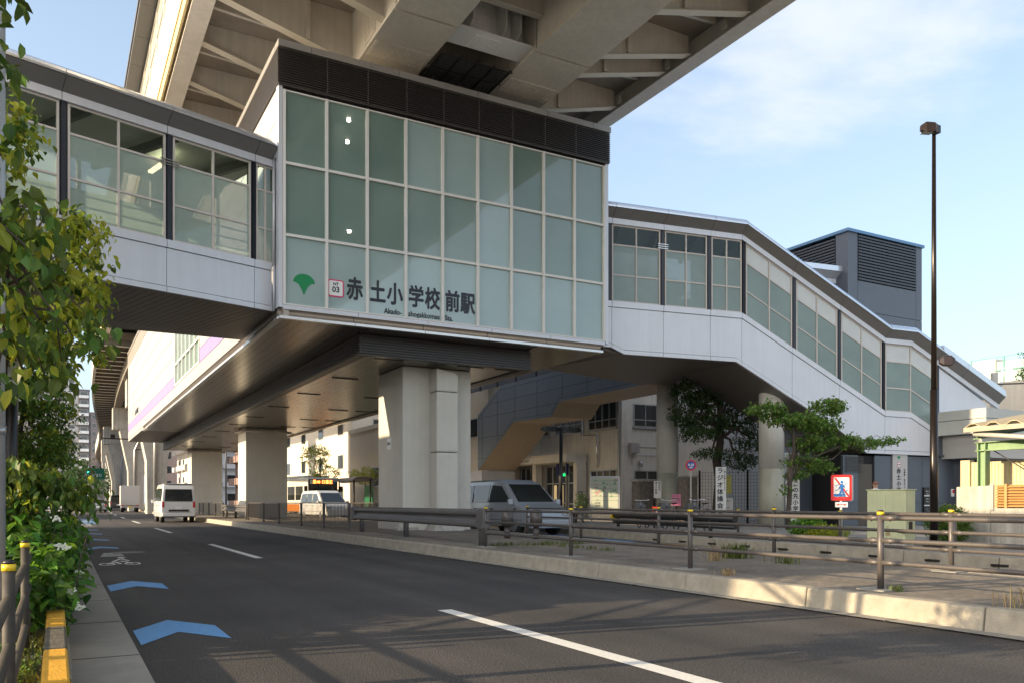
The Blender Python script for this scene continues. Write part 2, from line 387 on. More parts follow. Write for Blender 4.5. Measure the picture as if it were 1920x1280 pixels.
# painted markings
MW = mat('road_paint_white', (0.62, 0.61, 0.57), 0.6, var=0.10, vscale=25, bump=0.3, bscale=150)
MBL = mat('road_paint_blue', (0.10, 0.27, 0.52), 0.65, var=0.14, vscale=30, bump=0.3, bscale=150)
MOR = mat('road_paint_orange', (0.65, 0.33, 0.06), 0.6, var=0.1, vscale=20)
ln = MB()
for k in range(14):
    y0 = 1.5+15*k-(0.3 if k else 0)
    for j in range(3):
        a, b = y0+j*2, y0+j*2+2; xa, xb = 3.37+bend(a), 3.37+bend(b)
        ln.quad((xa-.075, a, .004), (xa+.075, a, .004), (xb+.075, b, .004), (xb-.075, b, .004))
struct('lane_marking', ln, MW)
bl = MB()
def chev(mb, cx, y0, w, tip, th, z=0.004):
    mb.quad((cx-w, y0, z), (cx, y0+tip, z), (cx, y0+tip+th, z), (cx-w, y0+th, z)); mb.quad((cx, y0+tip, z), (cx+w, y0, z), (cx+w, y0+th, z), (cx, y0+tip+th, z))
for yy in (6.74, 10.98, 21.0, 25.6, 30.7, 35.2): chev(bl, 0.875+bend(yy), yy, 0.325, 0.55, 0.78)
for k in range(8): chev(bl, 0.95+bend(48+k*2), 46+k*1.6, 0.5, 0.3, 0.8)
for k in range(6): bl.quad(*[(kerbx(q)-1.1+d, q, .004) for q, d in ((6+k*4, 0), (6+k*4, .6), (7.6+k*4, .6), (7.6+k*4, 0))])
struct('cycle_lane_arrow_marking', bl, MBL)
bk = MB()
def ring(mb, cx, cy, rx, ry, w, z=0.004, n=20):
    for k in range(n):
        a, b = 2*math.pi*k/n, 2*math.pi*(k+1)/n
        mb.quad(*[(cx+math.cos(t)*(rx-q), cy+math.sin(t)*(ry-q*ry/rx), z) for t, q in ((a, 0), (b, 0), (b, w), (a, w))])
def seg(mb, a, b, w, z=0.004):
    d = Vector((b[0]-a[0], b[1]-a[1])).normalized(); n = Vector((-d.y, d.x))*w/2
    mb.quad((a[0]-n.x, a[1]-n.y, z), (a[0]+n.x, a[1]+n.y, z), (b[0]+n.x, b[1]+n.y, z), (b[0]-n.x, b[1]-n.y, z))
for y0 in (15.5, 41.5, 50.5):
    cx = 0.93+bend(y0)
    ring(bk, cx-.20, y0+.35, .13, .30, .035); ring(bk, cx+.20, y0+.35, .13, .30, .035, z=.0043)
    for a, b in (((-.20, .35), (-.05, .9)), ((-.05, .9), (.12, .9)), ((.12, .9), (.2, .35)), ((-.05, .9), (.02, .35)), ((.02, .35), (-.2, .35)), ((.12, .9), (.06, 1.15)), ((-.08, 1.0), (.1, 1.75)), ((.1, 1.75), (.2, 1.1))):
        seg(bk, (cx+a[0], y0+a[1]), (cx+b[0], y0+b[1]), .05, .0047+.0002*random.random())
    ring(bk, cx+.13, y0+2.1, .07, .2, .06, z=.0051)
    for k in range(4): seg(bk, (cx-.2+k*.03, y0+2.7+k*.35), (cx+.22, y0+2.75+k*.35), .14, .004)
struct('cycle_lane_symbol_marking', bk, MW)
ol = MB()
for a, b in ((-5, 0), (0, 4), (4, 8), (8, 12), (12, 17)):
    off = lambda q: kerbx(q)-0.45-(max(0, 7.5-q)*0.12)
    ol.quad((off(a)-.06, a, .0045), (off(a)+.06, a, .0045), (off(b)+.06, b, .0045), (off(b)-.06, b, .0045))
struct('road_edge_line_orange', ol, MOR)
wl = MB()
for a, b in zip(YS[4:16], YS[5:17]):
    wl.quad((farx(a)+.32, a, .0045), (farx(a)+.44, a, .0045), (farx(b)+.44, b, .0045), (farx(b)+.32, b, .0045))
struct('road_edge_line_white', wl, MW)
mh = MB(); mh.cyl(1.35, 19.4, -.001, .006, .33, n=28)
mhr = tag(mh.build('manhole_cover', mat('iron_cover', (0.12, 0.11, 0.10), 0.6, metal=0.6, var=0.3, vscale=20)), 'round iron manhole cover in the road beyond the cycle arrows', 'manhole cover')

# ---------------------------------------------------------------- station
st = thing('station_building', 'elevated station with teal glass front and black louvre band spanning above the road', 'station', (5.1, 21.7, 5.85))
YF = 21.7
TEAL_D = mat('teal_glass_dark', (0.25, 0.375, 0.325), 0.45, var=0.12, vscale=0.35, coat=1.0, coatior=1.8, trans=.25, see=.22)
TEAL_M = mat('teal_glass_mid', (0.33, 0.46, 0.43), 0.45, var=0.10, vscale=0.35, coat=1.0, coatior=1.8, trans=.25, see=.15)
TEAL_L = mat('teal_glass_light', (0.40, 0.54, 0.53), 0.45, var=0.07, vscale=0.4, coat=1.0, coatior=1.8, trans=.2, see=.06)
XC = [5.21+1.13*i for i in range(10)]; ZR = [6.22, 8.05, 9.93, 11.83]
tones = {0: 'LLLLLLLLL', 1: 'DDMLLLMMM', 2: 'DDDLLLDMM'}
tones = {0: 'LLLLLLLLL', 1: 'DDDMMLMMM', 2: 'DDDLLLDMM'}  # pane tones hold deck and sky reflections in their colour, plus inner blinds
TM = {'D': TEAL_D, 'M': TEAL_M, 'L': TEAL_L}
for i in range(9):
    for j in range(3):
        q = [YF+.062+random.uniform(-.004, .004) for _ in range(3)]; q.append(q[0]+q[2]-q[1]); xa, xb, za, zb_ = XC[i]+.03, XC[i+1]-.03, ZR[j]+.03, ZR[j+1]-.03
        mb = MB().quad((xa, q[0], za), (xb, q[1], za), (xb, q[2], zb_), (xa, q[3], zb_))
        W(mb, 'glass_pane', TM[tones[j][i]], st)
fr = MB()
for x in XC: fr.box(x-.036, YF-.02, ZR[0], x+.036, YF+.11, ZR[3])
for j, z in enumerate(ZR):
    for i in range(9): fr.box(XC[i]+.037, YF-.008, z-.036+(.037 if j == 0 else 0), XC[i+1]-.037, YF+.10, z+.036-(.037 if j == 3 else 0))
W(fr, 'window_frame', FRAMEW, st)
cl = MB()   # cladding around the front and corners
cl.box(5.06, YF-.01, 6.14, 5.165, YF+.25, 11.93); cl.box(15.425, YF-.01, 6.14, 15.53, YF+.25, 11.93)
for a in range(5): cl.box(5.17+a*2.05, YF-.004, 6.10, 5.17+(a+1)*2.05-.012, YF+.12, 6.215)
W(cl, 'corner_cladding', SILVER, st)
bd = MB(); bd.box(5.20, YF+3.6, 6.0, 15.40, 73, 12.85); bd.box(5.17, YF+.13, 6.0, 5.20, YF+3.6, 12.85); bd.box(15.40, YF+.13, 6.0, 15.43, YF+3.6, 12.85); bd.box(5.21, YF+.13, 11.86, 15.39, YF+3.59, 12.8)
inn = MB(); inn.box(5.21, YF+3.50, 6.16, 15.39, YF+3.58, 11.84)
W(inn, 'inner_wall', mat('inner_wall_grey', (0.40, 0.42, 0.40), .7, var=.05), st)
W(MB().box(5.21, YF+.13, 6.05, 15.39, YF+3.49, 6.15), 'inner_floor', mat('inner_floor_grey', (0.25, 0.25, 0.24), .6), st)
ib_ = MB(); ib_.box(5.21, YF+.9, 8.85, 15.39, YF+1.2, 9.15); ib_.box(5.21, YF+1.25, 9.0, 8.6, YF+3.49, 9.15)
for x in (6.9, 10.3, 13.7): ib_.box(x, YF+1.25, 6.16, x+.35, YF+1.6, 11.84)
W(ib_, 'inner_frame', mat('inner_steel', (0.16, 0.18, 0.18), .5), st)
for x, y_, z in ((7.2, .8, 11.78), (7.6, 2.2, 11.78), (7.5, 1.7, 8.96)): W(MB().cyl(x, YF+y_, z-.02, z+.06, .055, n=16), 'ceiling_lamp', mat('warm_downlight', (1.0, 0.9, 0.7), emit=14), st)      # dark core behind joints
W(bd, 'core_wall', DARKGAP, st)
lv = MB()
lvb = MB()
for k in range(15):
    z = 11.955+k*.0625
    lv.hexa([(5.05, YF-.075, z), (15.55, YF-.075, z), (15.55, YF+.05, z+.02), (5.05, YF+.05, z+.02)], [(5.05, YF-.075, z+.022), (15.55, YF-.075, z+.022), (15.55, YF+.05, z+.042), (5.05, YF+.05, z+.042)])
    for xx, s in ((5.05, 1), (15.55, -1)):
        lv.box(xx-.02*s, YF-.06, z, xx+.05*s, 30, z+.028)
lvb.box(5.11, YF+.07, 11.93, 15.49, YF+.12, 12.89)
W(lvb, 'louvre_backing', DARKGAP, st)
for x in [5.21+1.13*i for i in range(1, 9)]: lv.box(x-.012, YF-.08, 11.94, x+.012, YF+.02, 12.89)
for z0 in (11.935,): lv.box(5.06, YF-.05, z0-.03, 15.54, YF+.1, z0+.02)
W(lv, 'louvre_band', LOUV, st)
cp = MB()
xs = [5.03, 5.9, 8.35, 10.8, 13.2, 14.9, 15.58]
for a, b in zip(xs, xs[1:]): cp.box(a+.006, YF-.10, 12.895, b-.006, YF+.3, 13.07)
cp.box(5.03, YF+.31, 12.895, 5.35, 73, 13.07); cp.box(15.25, YF+.31, 12.895, 15.58, 73, 13.07)
W(cp, 'coping', mat('coping_metal', (0.36, 0.34, 0.32), 0.35, metal=0.4, var=0.05), st)
W(MB().box(5.3, YF+.35, 12.86, 15.3, 72.9, 12.98), 'roof', mat('roof_sheet', (0.2, 0.2, 0.2), 0.7), st)
# side walls: cream panels with a lilac band
sw = MB(); pu = MB(); lw2 = MB()
zs = [6.16, 6.72, 7.27, 8.25, 9.2, 10.15, 11.1, 11.93]
ysp = [YF+.27, 24.5] + [24.5+2.7*k for k in range(1, 18)] + [73.05]
for a, b in zip(ysp, ysp[1:]):
    for q, (za, zb) in enumerate(zip(zs, zs[1:])):
        win = a < 43.3 and b > 35.4
        tgt = pu if (q == 1 and a > 26) else sw
        if win and 1 <= q <= 5:
            continue
        tgt.box(5.08, a+.008, za+.012, 5.16, b-.008, zb-.012)
        if b < 60: lw2.box(15.44, a+.005, za+.006, 15.52, b-.005, zb-.006)
for y0, y1 in ((60, 73.05),): sw.box(5.09, y0, 5.98, 5.2, y1, 6.15)
sw.box(5.2, 73.0, 6.0, 15.4, 73.1, 12.8)
W(sw, 'side_wall', CREAM, st); W(lw2, 'side_wall', SILVER, st)
W(pu, 'lilac_band', mat('lilac_panel', (0.25, 0.19, 0.40), 0.45, var=0.05, vscale=1), st)
ce = MB(); 
for a in range(18): ce.box(5.07, 32+a*2.3, 11.94, 5.17, 32+a*2.3+2.28, 12.88)
W(ce, 'upper_band', mat('brown_grey_band', (0.24, 0.21, 0.18), 0.45, var=0.06), st)
wy = (35.3, 43.1)
sf = MB(); n = 6
for k in range(n+1): y = wy[0]+(wy[1]-wy[0])*k/n; sf.box(5.05, y-.04, 6.73, 5.2, y+.04, 11.08)
for z in (6.76, 7.75, 9.9, 11.05): sf.box(5.055, wy[0], z-.04, 5.19, wy[1], z+.04)
sfo = W(sf, 'side_window', FRAMEW, st)
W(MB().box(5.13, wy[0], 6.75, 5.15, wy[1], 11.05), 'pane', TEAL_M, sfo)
# cove and white drip edge under the front and left side
cv = MB(); prof = [(0, 0)]
xe = [5.07+2.05*k for k in range(6)] + [15.52]
cprof = [(-.02, 6.10), (.05, 6.09), (.10, 6.05), (.11, 6.0), (.08, 5.955), (0.0, 5.925), (.25, 5.925), (.25, 6.10)]
for a, b in zip(xe, xe[1:]):
    if b-a < .3: continue
    cv.prism([(a+.008, YF+o, z) for o, z in cprof], (b-a-.016, 0, 0))
ye = [YF+.02+2.4*k for k in range(17)]
for a, b in zip(ye, ye[1:]): cv.prism([(5.09+o, a+.008, z) for o, z in cprof], (0, b-a-.016, 0))
W(cv, 'cove_moulding', mat('cove_metal', (0.40, 0.355, 0.31), 0.3, metal=0.6, var=0.06), st)
de = MB()
for a, b in zip(xe, xe[1:]):
    if b-a < .3: continue
    de.box(a+.006, YF-.035, 5.85, b-.006, YF+.12, 5.92)
for a, b in zip(ye, ye[1:]): de.box(5.05, a+.10, 5.85, 5.2, b+.09, 5.92)
W(de, 'drip_edge', mat('white_metal_edge', (0.68, 0.68, 0.68), 0.25, metal=0.5), st)
# soffit boards, spine beam box
so = MB()
for k in range(9):
    a = 5.21+k*.265; so.box(a, YF+.13, 5.875, a+.257, 60, 5.9)
for k in range(9):
    a = 13.02+k*.265; so.box(a, YF+.13, 5.875, a+.257, 60, 5.9)
W(so, 'soffit', SOFFIT, st)
so2 = MB(); so2.box(5.1, 60.02, 5.95, 15.4, 73, 5.99); so2.box(7.4, YF+.13, 5.9, 13.1, 60, 5.92); so2.box(15.0, 60.02, 5.9, 15.44, YF+.13, 5.93)
W(so2, 'soffit_backing', SOFFIT2, st)
sp = MB()
sp.box(7.60, 22.72, 5.30, 13.18, 22.76, 5.874)
for k in range(7):
    z = 5.34+k*.075; sp.box(7.55, 22.67, z, 13.23, 22.72, z+.042)
    for xx, s in ((7.60, -1), (13.18, 1)): sp.box(xx, 22.72, z, xx+.05*s, 71.8, z+.042)
sp.box(7.6, 22.7, 5.30, 7.64, 71.8, 5.874); sp.box(13.14, 22.7, 5.30, 13.18, 71.8, 5.874); sp.box(7.6, 71.75, 5.3, 13.18, 71.8, 5.87)
sp.box(7.5, 22.62, 5.27, 13.28, 22.9, 5.298); sp.box(7.5, 22.9, 5.27, 7.8, 71.85, 5.298); sp.box(12.98, 22.9, 5.27, 13.28, 71.85, 5.298)
W(sp, 'beam_cladding', SPINE, st)
s3 = MB()
for k in range(16):
    a = 7.82+k*.322; s3.box(a, 22.92, 5.31, a+.314, 71.7, 5.33)
W(s3, 'beam_soffit', SOFFIT, st)
sl = MB()
for yy in (23.15, 27.4, 32, 37, 42, 46.5, 51.2, 56, 61, 66):
    for x in (8.2, 10.9, 12.2): W(MB().box(x, yy, 5.285, x+.9, yy+.08, 5.308), 'light_slot', BLACKM, st)
# front lettering
def T(s, size, x, z, m=INK, bold=.016, align='CENTER', sx=1.0, y=YF+.052): return text(s, size, (x-5.1, y-21.7, z-5.85), FRONT, m, st, bold=bold, align=align, sx=sx, ext=.003)
SGW = .60
ls = [T(c, .64, x, 6.83, bold=.020, sx=.74) for c, x in zip('赤土小学校前駅', (7.13, 7.79, 8.29, 8.93, 9.43, 10.06, 10.55))]
join(ls, 'station_name_sign')
for w_ in ([T('Akado-', .21, 7.97, 6.37, bold=.004, align='LEFT', sx=.84), T('shogakkomae', .21, 8.69, 6.37, bold=.004, align='LEFT', sx=.84), T('Sta.', .21, 9.82, 6.37, bold=.004, align='LEFT', sx=.84)]): w_.name = 'latin_word'
def rrect(mb, cx, cz, w, h, r, y0, y1, n=5):
    pts = []
    for qx, qz, a0 in ((1, 1, 0), (-1, 1, 90), (-1, -1, 180), (1, -1, 270)):
        for k in range(n+1): t = R(a0+90*k/n); pts.append((cx+qx*(w/2-r)+r*math.cos(t), y0, cz+qz*(h/2-r)+r*math.sin(t)))
    return mb.prism(pts, (0, y1-y0, 0))
W(rrect(MB(), 6.60, 6.82, .45, .47, .07, YF+.048, YF+.059), 'route_badge', PINK, st)
W(rrect(MB(), 6.60, 6.82, .375, .395, .04, YF+.043, YF+.047), 'badge_face', WHITE, st)
join([T('NT', .115, 6.60, 6.93, bold=.003, y=YF+.038), T('03', .21, 6.60, 6.78, bold=.006, y=YF+.038)], 'badge_lettering')
def emblem(cx, cz, s):
    P = []
    for k in range(17):
        t = R(0+180*k/16); P.append((cx+math.cos(t)*s, cz+math.sin(t)*s*.80+.12*s))
    for k in range(1, 9):   # left side curves in to the stem
        u = k/8; P.append((cx-s+s*u**.8*(.97) if u < 1 else cx, cz+.12*s-1.15*s*u**2.1))
    for k in range(7, 0, -1):
        u = k/8; P.append((cx+s-s*u**.8*(.97), cz+.12*s-1.15*s*u**2.1))
    return P
W(MB().prism([(x, YF+.048, z) for x, z in emblem(5.74, 6.83, .285)], (0, .008, 0)), 'ginkgo_emblem', GREENE, st)
# small lettering at the far end of the side wall
join([text('赤土小学校前駅', .42, (-.028, 43.3, 1.75), SIDE, INK, st, bold=.01, ext=.003)], 'side_lettering')
W(MB().prism([(5.072, y, z) for y, z in [(68.1+(x-5.74), z+.8) for x, z in emblem(5.74, 6.83, .25)]], (.006, 0, 0)), 'ginkgo_emblem', GREENE, st)

# pillars on the island
def pillar(y0, label, front=False):
    t = thing('station_pillar', label, 'pillar', (10.57, y0, .2), group='concrete pillars under the station')
    W(MB().box(9.40, y0, .15, 11.75, y0+2.2, 5.30), 'shaft', CONC, t, bevel=.03)
    if front:
        W(MB().box(10.28, y0-.62, .42, 11.02, y0-.004, 2.62).box(10.28, y0-.62, 2.635, 11.02, y0-.004, 4.5), 'pilaster', CONC, t, bevel=.05)
        W(MB().prism([(10.28, y0-.62, 4.515), (11.02, y0-.62, 4.515), (11.02, y0-.62, 5.02), (10.9, y0-.62, 5.12), (10.28, y0-.62, 5.22)], (0, .615, 0)), 'pilaster_head', CONC, t, bevel=.04)
        W(MB().hexa([(10.12, y0-.8, .2), (11.18, y0-.8, .2), (11.18, y0-.0, .2), (10.12, y0-.0, .2)], [(10.27, y0-.63, .42), (11.03, y0-.63, .42), (11.03, y0-.0, .42), (10.27, y0-.0, .42)]), 'plinth', CONC2, t)
        W(MB().box(9.38, y0+.3, .2, 9.42, y0+2.21, .9).box(9.2, y0-.12, .2, 9.9, y0+.3, .3), 'base_block', CONC2, t, bevel=.03)
        W(MB().box(9.392, y0+1.0, 2.78, 9.398, y0+1.35, 3.14), 'number_plate', WHITE, t)
        text('P3-1', .13, (9.386-10.57, 1.175, 2.96-.2), SIDE, BLACKM, t, bold=.003)
    else:
        W(MB().tube([(9.25, y0-.12, 5.12), (9.25, y0+2.2, 5.16)], .07, 8).tube([(9.25, y0-.12, 5.12), (10.9, y0-.12, 5.12), (10.98, y0-.12, 5.28)], .07, 8).tube([(11.05, y0-.12, 5.28), (11.12, y0-.12, 5.12), (11.95, y0-.12, 5.10)], .07, 8), 'drain_pipe', FRAME, t)
    return t
pillar(24.0, 'nearest square concrete pillar, with a projecting pilaster and a P3-1 plate', True)
pillar(48.2, 'square concrete pillar beside the white van, between the two other station pillars')
pillar(69.6, 'farthest and smallest of the square concrete pillars, behind the white van')
# ---------------------------------------------------------------- glazed passages
def zprof(pts):
    def f(x):
        for (a, za), (b, zb) in zip(pts, pts[1:]):
            if x <= b: return za+(zb-za)*(x-a)/(b-a)
        return pts[-1][1]
    return f
def passage(root, zf, bays, brk, depth, soff_pts, roof_depth=None, glazed_to=None, light=False):
    """local x along the front, front plane at y=0, local z absolute; zf(x)= bottom of the windows"""
    pan = MB(); rail = MB(); skirt = MB(); band = MB(); fas = MB(); gut = MB(); dark = MB(); pst = MB(); frm = MB(); cl = MB(); fz = MB(); pz = MB(); fl = MB()
    G = .007
    x_all = sorted(set([round(b, 3) for b in brk]))
    def segs(xa, xb):   # split at slope breaks
        cut = [xa] + [b for b in x_all if xa+.01 < b < xb-.01] + [xb]
        return list(zip(cut, cut[1:]))
    sf = soff_pts
    for xa, xb in bays:
        for i, (a, b) in enumerate(segs(xa, xb)):
            A = a+(G if i == 0 else 0); B = b-(G if b == xb else 0); za, zb = zf(a), zf(b); sa, sb = sf(a), sf(b)
            rail.slab(A, B, -.03, .12, za-.19, zb-.19, za-.0, zb-.0)
            pan.slab(A, B, 0, .08, sa+.145, sb+.145, za-.205, zb-.205)
            skirt.slab(A, B, -.012, .08, sa, sb, sa+.13, sb+.13)
            fas.slab(A, B, -.05, .05, za+2.53, zb+2.53, za+2.71, zb+2.71)
            band.hexa([(A, -.05, za+2.715), (B, -.05, zb+2.715), (B, .1, zb+2.715), (A, .1, za+2.715)], [(A, -.34, za+2.96), (B, -.34, zb+2.96), (B, .1, zb+2.96), (A, .1, za+2.96)])
            pr = [(-.36, 2.97), (-.36, 3.02), (-.33, 3.09), (-.25, 3.16), (-.10, 3.205), (.1, 3.21), (.1, 2.97)]
            i0 = len(gut.v); n = len(pr)
            for xx, z in ((A, za), (B, zb)): gut.v += [(xx, y, z+dz) for y, dz in pr]
            for j in range(n): gut.f.append((i0+j, i0+(j+1) % n, i0+n+(j+1) % n, i0+n+j)); gut.smooth.append(False)
            gut.f += [tuple(i0+j for j in range(n)), tuple(i0+n+j for j in range(n))]; gut.smooth += [False, False]
            dark.slab(a, b, .085, .10, sa+.02, sb+.02, za-.02, zb-.02); dark.slab(a, b, .06, .1, za+2.56, zb+2.56, za+3.15, zb+3.15)
    X0, X1 = bays[0][0], bays[-1][1]
    # soffit, floor, roof slabs in depth
    for a, b in segs(X0, X1):
        za, zb = zf(a), zf(b)
        fl.slab(a, b, .10, depth-.02, sf(a)+.03, sf(b)+.03, sf(a)+.10, sf(b)+.10)
        cl.slab(a, b, .10, depth, za+2.72, zb+2.72, za+2.82, zb+2.82)
        pz.slab(a, b, .10, depth-.1, za-.55, zb-.55, za-.45, zb-.45)
        gut.slab(a, b, .102, depth+.2, za+3.1, zb+3.1, za+3.19, zb+3.19)
    obs = {}
    obs['lower_panel'] = pan.build('lower_panel', SILVER, root); rail.build('sill_rail', SILVER, root); skirt.build('skirt_strip', SILVER, root)
    fas.build('fascia', SILVER, root); band.build('eave_soffit', GREYBAND, root); gut.build('gutter', SILVER2, root)
    dark.build('joint_backing', DARKGAP, root); fl.build('soffit', SOFFIT2, root, ); cl.build('ceiling', mat('ceiling_board', (0.30, 0.30, 0.30), 0.6), root)
    pz.build('floor', mat('corridor_floor', (0.25, 0.24, 0.22), 0.7), root)
    return obs
def glazing(root, zf, posts, brk, light_top=False, pw=.19):
    """posts: x centres; between them two sashes with top light and two frosted panes"""
    for p in posts:
        ps = MB(); ps.slab(p-pw/2, p+pw/2, .06, .22, zf(p)-.02, zf(p)-.02, zf(p)+2.56, zf(p)+2.56); ps.box(p-.05, .0, zf(p), p+.05, .06, zf(p)+2.53)
        ps.build('post', NAVY, root)
    for a, b in zip(posts, posts[1:]):
        a0, b0 = a+pw/2, b-pw/2; mid = (a0+b0)/2
        for q in brk:
            if a0+.3 < q < b0-.3: mid = q
        fr = MB(); w = .035
        for xa, xb in ((a0, mid), (mid, b0)):
            z0, z1 = zf(xa), zf(xb)
            for h in (.02, .88, 1.87, 2.50): fr.slab(xa, xb, .02, .07, z0+h-w*.7, z1+h-w*.7, z0+h+w*.7, z1+h+w*.7)
        for x in (a0+w/2, mid, b0-w/2): fr.box(x-w*.7, .012, zf(x), x+w*.7, .078, zf(x)+2.52)
        f = fr.build('window', FRAME, root)
        pn = MB(); pc = MB()
        for xa, xb in ((a0, mid), (mid, b0)):
            z0, z1 = zf(xa), zf(xb)
            pn.slab(xa+.03, xb-.03, .04, .052, z0+.04, z1+.04, z0+1.85, z1+1.85)
            pc.slab(xa+.03, xb-.03, .04, .046, z0+1.9, z1+1.9, z0+2.48, z1+2.48)
        pn.build('pane', FROST, f)
        if pc.v: pc.build('top_light', mat('daylit_top_light', (0.50, 0.52, 0.51), 0.5, var=.06, vscale=2, coat=.5) if light_top is None else GLCLR, f)  # stair top lights: daylit back wall painted into an opaque pane

# right-hand passage and stair
rp = thing('station_stair_passage', 'silver-clad roofed passage and stair descending right from the glass station front', 'stair passage', (15.45, 22.15, 0), -9.2)
zr = zprof([(-1, 7.65), (5.53, 7.65), (11.85, 4.49), (13.1, 4.47), (19.5, 1.27)])
sr = zprof([(0, 6.15), (.45, 6.15), (.95, 5.95), (5.3, 5.95), (7.0, 5.1), (9.6, 3.80), (11.0, 2.90), (14.35, 2.86)])
BR = [.45, .95, 5.3, 5.53, 7.0, 9.6, 11.0, 11.85, 13.1]
passage(rp, zr, [(.05, .5), (.5, 2.42), (2.42, 4.25), (4.25, 5.53), (5.53, 7.65), (7.65, 9.75), (9.75, 11.85), (11.85, 14.35)], BR, 3.3, sr)
glazing(rp, zr, [.42, 2.4, 4.22, 5.62], [])
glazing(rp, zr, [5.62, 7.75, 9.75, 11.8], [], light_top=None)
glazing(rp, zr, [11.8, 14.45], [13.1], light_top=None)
# upper corner wedge beyond the last window, back wall seen through the clear lights
wb = MB().prism([(14.2, .03, 3.9), (14.2, .03, 6.4), (14.6, .03, 6.22), (17.0, .03, 4.95), (17.0, .03, 3.9)], (0, .1, 0)); wb.build('end_panel', SILVER, rp)
g2 = MB(); g3 = MB(); g4 = MB()
for a, b in ((14.36, 15.6), (15.61, 17.55)):
    za, zb = zr(a), zr(b); g4.slab(a, b, -.05, .05, za+2.53, zb+2.53, za+2.71, zb+2.71)
    g2.hexa([(a, -.05, za+2.715), (b, -.05, zb+2.715), (b, .1, zb+2.715), (a, .1, za+2.715)], [(a, -.34, za+2.96), (b, -.34, zb+2.96), (b, .1, zb+2.96), (a, .1, za+2.96)])
    g3.slab(a, b, -.36, 3.4, za+2.97, zb+2.97, za+3.21, zb+3.21)
g4.build('fascia', SILVER, rp); g2.build('eave_soffit', GREYBAND, rp); g3.build('gutter', SILVER2, rp)
bwl = MB()
for a, b in ((0.1, 5.53), (5.53, 11.85), (11.85, 13.1), (13.1, 16.5)):
    bwl.slab(a, b, 3.2, 3.3, zr(a)-.6, zr(b)-.6, zr(a)+1.2, zr(b)+1.2)
bwl.build('back_wall', mat('white_inner_wall', (0.62, 0.60, 0.57), 0.6, var=0.06, vscale=1), rp)
bw2 = MB()
for a, b in ((5.53, 11.85), (11.85, 13.1), (13.1, 16.5)): bw2.slab(a, b, 3.2, 3.3, zr(a)+1.2, zr(b)+1.2, zr(a)+2.75, zr(b)+2.75)
bw2.build('back_wall', _m['white_inner_wall'], rp)
bm_ = MB()
for k in range(4): bm_.bar((.8+k*1.5, .15, 10.25), (2.0+k*1.5, 3.2, 10.25), .12, .2)
bm_.build('ceiling_beam', mat('dark_ceiling_beam', (0.06, 0.065, 0.07), 0.6), rp)
hr = MB()
for h in (.25, .55): hr.tube([(0.2, .22, 7.65+h), (5.53, .22, 7.65+h), (11.85, .22, 4.49+h), (13.1, .22, 4.47+h), (14.4, .22, 3.82+h)], .02, 6)
hr.build('handrail', CHROME, rp)
ct = MB()
for z in (9.55, 9.62, 9.69): ct.box(2.2, -.03, z, 2.6, .02, z+.02)
ct.build('cable_tie', CHROME, rp)
# flared soffit wedge between the station and the second flight
fw = MB(); fw.prism([(16.3, 22.2, 5.96), (20.6, 21.5, 5.96), (24.2, 26.6, 5.96), (24.2, 28.2, 5.96), (21.2, 27.4, 5.96), (15.55, 25.9, 5.96)], (0, 0, .25))
fw.prism([(15.56, 22.3, 6.14), (16.3, 22.2, 5.97), (15.56, 25.9, 5.97)], (0, 0, .2))
o = MB(); o.v = [(v) for v in fw.v]; o.f = fw.f; o.smooth = fw.smooth
M = Matrix.Rotation(R(9.2), 4, 'Z') @ Matrix.Translation((-15.45, -22.15, 0))
o.v = [tuple(M @ Vector(v)) for v in o.v]; o.build('landing_soffit', SOFFIT2, rp)
bk_ = MB(); bk_.box(15.6, 25.9, 6.1, 21.3, 26.0, 10.9); bk_.v = [tuple(M @ Vector(v)) for v in bk_.v]; bk_.build('rear_wall', SILVER, rp)
# sloping underside of the stair, full width
us = MB()
for a, b in zip([5.3, 7.0, 9.6], [7.0, 9.6, 11.0]): us.slab(a, b, .1, 3.4, sr(a)-.01, sr(b)-.01, sr(a)+.06, sr(b)+.06)
us.build('stair_underside', SOFFIT2, rp)

# entrance hall below the stair
eh = thing('station_entrance_hall', 'dark slate-panelled station entrance under the foot of the stair', 'station entrance', (15.45, 22.15, .2), -9.2)
e1 = MB(); e2 = MB(); e3 = MB()
X = [7.7, 8.4, 9.15, 9.9, 10.7, 11.45, 12.25, 13.05, 13.75, 14.45, 15.1, 15.5, 16.6]
for i, (a, b) in enumerate(zip(X, X[1:])):
    t = e1 if i not in (6,) else e2
    if i in (4, 11): continue
    if i < 3:
        t.box(a+.008, 1.6, 0, b-.008, 1.7, 3.6); continue
    for z0, z1 in ((0, .85), (.86, 2.62)): t.box(a+.008, .1, z0, b-.008, .2, z1)
e3.box(9.9, .21, 0, 16.6, 2.9, 2.62); e3.box(9.85, .05, 0, 9.95, 3.0, 2.6)
e1.box(14.5, .05, 2.65, 15.0, .2, 3.4); e1.box(14.5, -.02, 2.64, 16.9, 3, 2.7)
e1.build('wall_panel', SLATE2, eh); e2.build('wall_panel', mat('grey_panel', (0.20, 0.20, 0.20), 0.45, var=0.05), eh); e3.build('core', DARKGAP, eh)
dd = MB().box(10.75, .16, 0, 11.4, .2, 2.3).build('lift_door', mat('brown_door', (0.09, 0.075, 0.06), 0.35, metal=0.4), eh)
e4 = MB(); 
for k in range(12): e4.box(10.1, .05, 2.0+k*.05, 10.9, .09, 2.02+k*.05)
e4.build('vent_louvre', LOUV, eh)
w4 = MB().box(8.5, 1.5, 1.95, 9.3, 1.595, 2.75).build('window', ALU, eh); MB().box(8.56, 1.492, 2.0, 9.24, 1.498, 2.7).build('pane', mat('warm_pane', (0.25, 0.22, 0.17), 0.2, var=0.6, vscale=5), w4)
